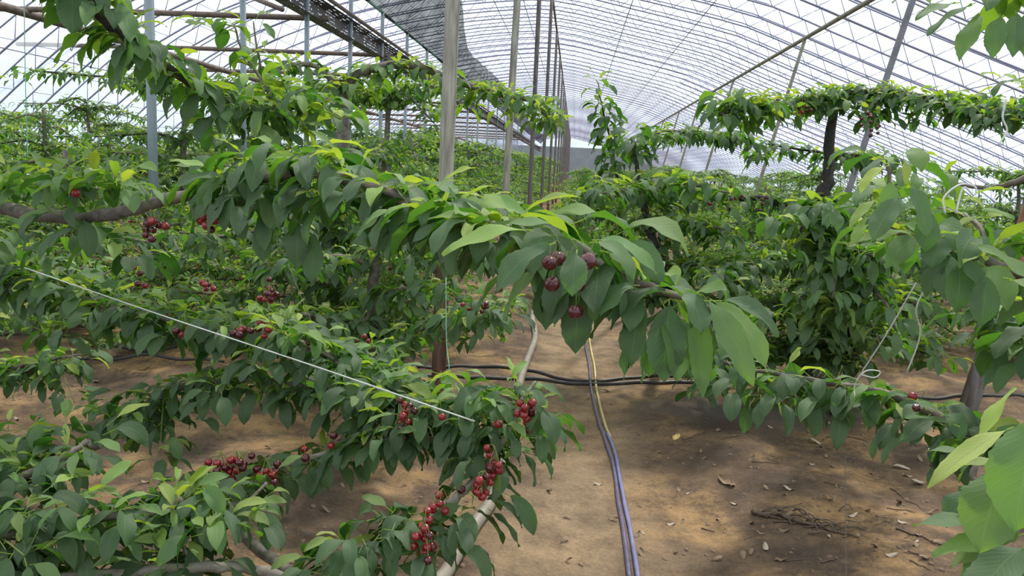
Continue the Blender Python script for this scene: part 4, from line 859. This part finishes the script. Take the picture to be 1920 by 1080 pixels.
# tree 12: low branch reaching in from the right
B12 = P(2330, 700, 2.0); t12 = Tree('cherry_tree', 'cherry tree rooted past the right edge with a low round-leaved branch over the damp soil', base_of(B12))
t12.wood([(B12[0], B12[1], -.05), (B12[0], B12[1]+.02, .6), (B12[0]+.03, B12[1], 1.3), (B12[0], B12[1], 2.2)], (.07, .06, .05, .03), 'trunk', BARK, 9)
pL = [(B12[0], B12[1], .85), P(1990, 850, 1.85), P(1900, 835, 1.95), P(1820, 815, 2.02), P(1750, 775, 2.1), P(1670, 740, 2.2), P(1580, 722, 2.3), P(1480, 705, 2.38), P(1400, 690, 2.45), P(1320, 672, 2.5), P(1240, 668, 2.55)]
t12.arm(pL, (.02, .014, .008, .004), 'hi', .05, 6, .10, .035, .12, .25, .1, t0=.12, hang=1.05)
band(t12, PT((1380, 720, 2.4), (1460, 740, 2.35), (1560, 750, 2.3), (1660, 770, 2.2), (1740, 800, 2.1)), .06, 5, .11, .045, .12, .0, hang=1.1)
band(t12, PT((1750, 780, 2.1), (1820, 830, 2.0), (1890, 850, 1.9)), .05, 6, .11, .05, .2, .1)
cherries(t12, P(1730, 765, 2.05), 2, .012); cherries(t12, P(1200, 650, 2.5), 1, .012)
# arm J: the raised branch at right
pJ = [(B12[0], B12[1], 1.55), P(2010, 545, 1.75), P(1920, 515, 1.75), P(1850, 490, 1.8), P(1790, 470, 1.85), P(1730, 450, 1.9), P(1680, 430, 1.95), P(1665, 380, 1.95), P(1668, 310, 1.95)]
t12.arm(pJ, (.018, .012, .008, .004), 'hi', .055, 6, .11, .045, .2, .35, .2, t0=.15)
t12.arm([P(1850, 490, 1.8), P(1840, 430, 1.9), P(1800, 400, 2.0), P(1760, 390, 2.1)], (.007, .004), 'hi', .06, 5, .095, .04, .15, .3, .2)
t12.wood([P(2000, 315, 2.2), P(1920, 335, 2.2), P(1860, 352, 2.3), P(1800, 345, 2.4)], (.010, .006), 'branch', BARK)
t12.wood([(B12[0], B12[1], 1.9), tuple(P(2080, 300, 2.05)), tuple(P(2000, 315, 2.2))], (.016, .010), 'branch', BARK)
band(t12, PT((1680, 300, 2.9), (1720, 330, 2.9), (1760, 345, 2.8)), .09, 6, .10, .06, .35, .3)
L = Leaves()
big(L, 1668, 310, 1.75, 200, -15, -72, .085, .028, .97, -20); big(L, 1692, 290, 1.78, 300, -60, -95, .055, .022, .97, 20)
big(L, 1650, 370, 1.72, 205, -25, -60, .090, .026, .88, -20); big(L, 1672, 330, 1.68, 250, -70, -85, .11, .046, .55, 20)
big(L, 1692, 365, 1.66, 215, -35, -65, .115, .050, .40, -25); big(L, 1702, 335, 1.66, 320, -55, -80, .115, .050, .32, 30)
big(L, 1735, 385, 1.68, 270, -60, -90, .09, .05, .22, 10); big(L, 1640, 400, 1.72, 215, -30, -65, .085, .028, .8)
big(L, 1700, 395, 1.72, 195, 0, -40, .09, .036, .3, -30); big(L, 1560, 385, 1.9, 280, -40, -80, .06, .035, .3)
big(L, 1720, 440, 1.72, 190, 10, -30, .13, .05, .75, -20); big(L, 1770, 440, 1.7, 230, -30, -70, .08, .06, .15)
big(L, 1820, 455, 1.6, 330, -20, -40, .125, .055, .7, 20); big(L, 1790, 470, 1.65, 300, -30, -70, .09, .055, .15); big(L, 1880, 520, 1.5, 330, -10, -35, .12, .06, .72, 10)
big(L, 1850, 510, 1.6, 250, -60, -90, .10, .055, .12); big(L, 1800, 480, 1.65, 260, -60, -92, .11, .055, .2)
t12.leaves(L, 'near')
# right edge cluster
t12.arm([(B12[0], B12[1], 1.1), P(2000, 640, 1.9), P(1940, 610, 2.0), P(1890, 600, 2.1), P(1870, 580, 2.15)], (.012, .006), 'hi', .06, 6, .10, .05, .12, .22, .3, t0=.2)
band(t12, PT((1890, 640, 2.0), (1920, 660, 1.95), (1960, 670, 1.9)), .06, 6, .10, .05, .2, .05)
# top right
t12.arm([(B12[0], B12[1], 2.15), P(2010, -60, 2.1), P(1930, -32, 2.1), P(1860, -22, 2.1)], (.010, .005), 'hi', .07, 6, .12, .03, .15, .5, 0, t0=.45, hang=.75, m=BARK_DARK)
L = Leaves()
big(L, 1800, 5, 2.05, 200, -10, -35, .125, .048, .5, -20); big(L, 1840, 20, 2.05, 225, -45, -65, .15, .055, .6, 10); big(L, 1875, 25, 2.05, 240, -50, -75, .12, .05, .45); big(L, 1830, 5, 2.05, 195, -25, -45, .14, .055, .35)
big(L, 1905, 20, 2.05, 250, -50, -80, .12, .05, .4); big(L, 1740, -15, 2.1, 200, 0, -40, .10, .04, .6); big(L, 1710, -20, 2.1, 300, -20, -60, .06, .03, .8); big(L, 1920, 20, 2.05, 260, -55, -80, .12, .05, .5)
t12.leaves(L, 'near')
band(t12, PT((1900, 160, 4.2), (1940, 170, 4.2)), .05, 6, .13, .05, .5, .3)

# tree 13: very near leaves bottom right
B13 = GG(2300, 1500); t13 = Tree('cherry_tree', 'very near cherry tree at the bottom right corner with large bright green leaves', base_of(B13))
q0 = P(2080, 1000, 1.0)
t13.wood([(B13[0], B13[1], -.05), (B13[0]-.02, B13[1]+.01, .5), tuple(q0)], (.04, .03, .018), 'trunk', BARK, 8)
t13.wood([tuple(q0), P(1990, 985, .98), P(1935, 950, 1.0), P(1905, 930, 1.02)], (.009, .004), 'branch', BARK)
t13.wood([tuple(q0), P(2010, 850, .98), P(1930, 860, 1.02), P(1860, 890, 1.08), P(1825, 900, 1.1), P(1830, 855, 1.12)], (.009, .0035), 'branch', BARK)
L = Leaves()
big(L, 1828, 850, 1.10, 30, 66, 38, .105, .034, .90, -35, .35)         # upright yellow-green leaf to the upper right
big(L, 1900, 800, 1.06, 205, -15, -38, .15, .030, .97, -15, .4)     # long serrated bright leaf to the left
big(L, 1918, 872, 1.05, 185, 8, -16, .075, .024, .95, 0, .4)
big(L, 1890, 862, .92, 225, -48, -78, .105, .066, .60, -10, .12)      # big soft green leaf
big(L, 1945, 765, .88, 235, -55, -88, .13, .075, .52, -8, .12)          # the large leaf at the edge
big(L, 1835, 905, 1.12, 200, -40, -70, .07, .045, .12); big(L, 1850, 900, 1.12, 240, -70, -92, .07, .04, .1)
big(L, 1845, 850, 1.14, 180, 5, -10, .07, .022, .5); big(L, 1800, 800, 1.5, 170, 15, -10, .09, .03, .4); big(L, 1790, 790, 1.5, 160, 30, 10, .08, .03, .5)
big(L, 1905, 985, 1.0, 182, 6, -14, .12, .036, .45, 0, .3); big(L, 1925, 1000, 1.0, 190, -12, -40, .10, .045, .75)
big(L, 1900, 1010, .98, 186, -5, -25, .095, .04, .7); big(L, 1930, 1020, .92, 205, -20, -60, .10, .058, .28); big(L, 1960, 960, 1.0, 160, 20, -10, .09, .05, .3)
big(L, 1950, 880, 1.1, 265, -40, -80, .09, .05, .25); big(L, 1940, 1000, .95, 265, -40, -80, .10, .06, .2); big(L, 1990, 940, .98, 190, 10, -30, .10, .05, .4)
big(L, 1935, 1050, .95, 200, -30, -80, .08, .05, .3); big(L, 1880, 970, 1.05, 200, -30, -60, .07, .035, .75); big(L, 1870, 1045, .98, 250, -50, -85, .06, .04, .2)
t13.leaves(L, 'near')
band(t13, PT((1960, 1040, 1.0), (1990, 1000, 1.0), (2020, 960, 1.0)), .05, 4, .10, .03, .3, .3, lod='near')

# ------------------------------------------------------------------ litter on the soil
rng = np.random.default_rng(31)
def dry_mesh(m, seed):
    r0 = np.random.default_rng(seed); nx, ny = 7, 5; v = []
    for i in range(nx):
        t = i/(nx-1); w = np.interp(t, WT, WV)*.22
        for j in range(ny):
            c = (j/(ny-1))*2-1; v.append(((t-.5), c*w, .16*abs(c)**1.5*math.sin(t*3+seed)+.10*math.sin(t*4+seed*1.3)+.02*r0.normal()))
    v = np.array(v); v[:, 2] -= v[:, 2].min(); mb = MB(); mb.add(v, [(i*ny+j, i*ny+j+1, (i+1)*ny+j+1, (i+1)*ny+j) for i in range(nx-1) for j in range(ny-1)])
    return mb.mesh('dry_leaf', m)
DM = [dry_mesh(DRY, 1), dry_mesh(DRY, 2), dry_mesh(DRYPALE, 3), dry_mesh(DRY, 4)]
def lay(me, name, x, y, s, label, cat, group=None):
    p = GG(x, y); o = link(name, me, None, (p[0], p[1], float(ground_z(p[0], p[1]))-.001)); o.scale = (s, s, s); o.rotation_euler = (rng.normal(0, .15), rng.normal(0, .15), rng.uniform(0, 6.28)); return tag(o, label, cat, group)
lay(dry_mesh(DRYYEL, 9), 'dry_leaf', 1268, 820, .10, 'bright yellow fallen leaf on the soil right of the path', 'leaf')
lay(dry_mesh(DRYPALE, 6), 'dry_leaf', 1136, 735, .09, 'pale fallen leaf beside the cables just past the drip hoses', 'leaf')
lay(dry_mesh(DRYPALE, 7), 'dry_leaf', 1725, 908, .10, 'pale fallen leaf on the soil near the bottom right leaves', 'leaf')
lay(dry_mesh(DRYPALE, 8), 'dry_leaf', 1700, 893, .06, 'small white fallen leaf next to the larger pale one', 'leaf')
lay(dry_mesh(DRYPALE, 5), 'dry_leaf', 1690, 880, .09, 'curled pale leaf lying just behind the small white one', 'leaf')
lay(dry_mesh(DRY, 12), 'dry_leaf', 1360, 905, .11, 'curled brown leaf in the middle of the right-hand soil', 'leaf')
lay(dry_mesh(DRYPALE, 14), 'dry_leaf', 1525, 832, .09, 'pale leaf lying on the damp grey soil', 'leaf')
for k_, (x0, x1, y0, y1, n, lab, grp) in enumerate(((1190, 1780, 740, 1070, 90, 'small brown fallen leaf scattered on the soil right of the path', 'fallen leaves right of the path'), (940, 1150, 720, 1070, 14, 'tiny fallen leaf scattered on the trodden path', 'fallen leaves on the path'), (20, 900, 640, 960, 50, 'small brown fallen leaf scattered on the soil left of the path', 'fallen leaves left of the path'))):
    for i in range(n): lay(DM[int(rng.integers(4))], 'dry_leaf', rng.uniform(x0, x1), rng.uniform(y0, y1), rng.uniform(.025, .06), lab, 'leaf', grp)
# stones and clods
def clod_mesh(seed, m):
    r0 = np.random.default_rng(seed); mb = MB(); nu, nv = 7, 9; v = []
    for i in range(nu):
        th = math.pi*i/(nu-1)
        for j in range(nv):
            ph = 2*math.pi*j/nv; rr = 1+.18*math.sin(3*ph+seed)*math.sin(th)+.12*r0.normal()*(0 < i < nu-1); v.append((rr*math.sin(th)*math.cos(ph), rr*math.sin(th)*math.sin(ph)*.8, rr*math.cos(th)*.6))
    mb.add(v, [(i*nv+j, (i+1)*nv+j, (i+1)*nv+(j+1) % nv, i*nv+(j+1) % nv) for i in range(nu-1) for j in range(nv)]); return mb.mesh('clod', m)
CLODM = simple('soil_clod', (0.20, 0.135, 0.09), .9, .3, 30); CM = [clod_mesh(s, CLODM) for s in range(3)]
for i in range(200):
    x, y = (rng.uniform(1180, 1800), rng.uniform(780, 1075)) if i < 130 else (rng.uniform(480, 900), rng.uniform(900, 1070)) if i < 180 else (rng.uniform(200, 700), rng.uniform(680, 800))
    lay(CM[i % 3], 'soil_clod', x, y, rng.uniform(.005, .016), 'crumb of dark soil lying on the ground among the fallen leaves', 'clod', 'clods on the soil')
# twigs
def twig(x0, y0, x1, y1, r, label, group=None, name='dead_twig', lift=0.0):
    a_, b_ = GG(x0, y0), GG(x1, y1); n = 7; t = np.linspace(0, 1, n)[:, None]; p = a_*(1-t)+b_*t; L_ = np.linalg.norm(b_-a_)
    p += np.vstack([[0, 0, 0], rng.normal(0, .03*L_, (n-2, 3))*np.array((1, 1, 0)), [0, 0, 0]]); p[:, 2] = ground_z(p[:, 0], p[:, 1])+r+lift*np.sin(t[:, 0]*3.14)
    p = smooth_line(p, 3); mb = MB(); tube(mb, p, np.linspace(r, r*.5, len(p)), 5); tag(build(mb, name, TWIG), label, 'twig', group)
twig(1410, 963, 1530, 990, .013, 'knobbly dead root lying at the left end of the twig heap')
twig(1530, 985, 1610, 1010, .008, 'thick twig at the right end of the heap')
for i in range(22):
    x = rng.uniform(1440, 1600); y = 978+(x-1500)*.12+rng.normal(0, 9); dx = rng.uniform(20, 60)
    twig(x-dx/2, y-rng.uniform(-6, 14), x+dx/2, y+rng.uniform(-8, 16), rng.uniform(.003, .006), 'thin dead twig in the dark heap on the right-hand soil', 'twigs in the heap', lift=rng.uniform(0, .03))
twig(1680, 992, 1755, 1022, .005, 'lone straight twig right of the twig heap')
for i in range(26):
    x, y = rng.uniform(1200, 1780), rng.uniform(800, 1060); dx = rng.uniform(15, 60); twig(x, y, x+dx, y+rng.uniform(-18, 22), rng.uniform(.0015, .004), 'thin dead twig scattered on the soil right of the path', 'scattered twigs right of the path')
for i in range(14):
    x, y = rng.uniform(180, 880), rng.uniform(660, 950); dx = rng.uniform(20, 60); twig(x, y, x+dx, y+rng.uniform(-15, 15), rng.uniform(.0015, .003), 'thin dead twig scattered on the soil left of the path', 'scattered twigs left of the path')

# ------------------------------------------------------------------ light
w = bpy.data.worlds.new('sky'); S.world = w; w.use_nodes = True; nt = w.node_tree; bg = nt.nodes['Background']
tc = nt.nodes.new('ShaderNodeTexCoord'); sp = nt.nodes.new('ShaderNodeSeparateXYZ'); nt.links.new(tc.outputs['Generated'], sp.inputs[0])
r = ramp(nt, sp.outputs[2], [(0.0, (0.60, 0.76, 1.0)), (0.12, (0.78, 0.89, 1.0)), (0.5, (0.93, 0.97, 1.0))])
nt.links.new(r.outputs[0], bg.inputs[0]); bg.inputs[1].default_value = 0.93
sun = bpy.data.lights.new('sun', 'SUN'); sun.energy = 4.3; sun.angle = R(4); sun.color = (1.0, .95, .86)
so = bpy.data.objects.new('sun', sun); C.objects.link(so); so.rotation_euler = (R(-32), R(14), 0); so.location = (0, 0, 20)
S.view_settings.view_transform = 'Standard'; S.view_settings.look = 'None'; S.view_settings.gamma = 1; S.view_settings.exposure = 0.15; S.view_settings.use_curve_mapping = False
S.cycles.max_bounces = 7; S.cycles.diffuse_bounces = 3; S.cycles.glossy_bounces = 2; S.cycles.transmission_bounces = 4; S.cycles.transparent_max_bounces = 12
S.cycles.caustics_reflective = False; S.cycles.caustics_refractive = False; S.cycles.sample_clamp_indirect = 6
S.cycles.use_denoising = True
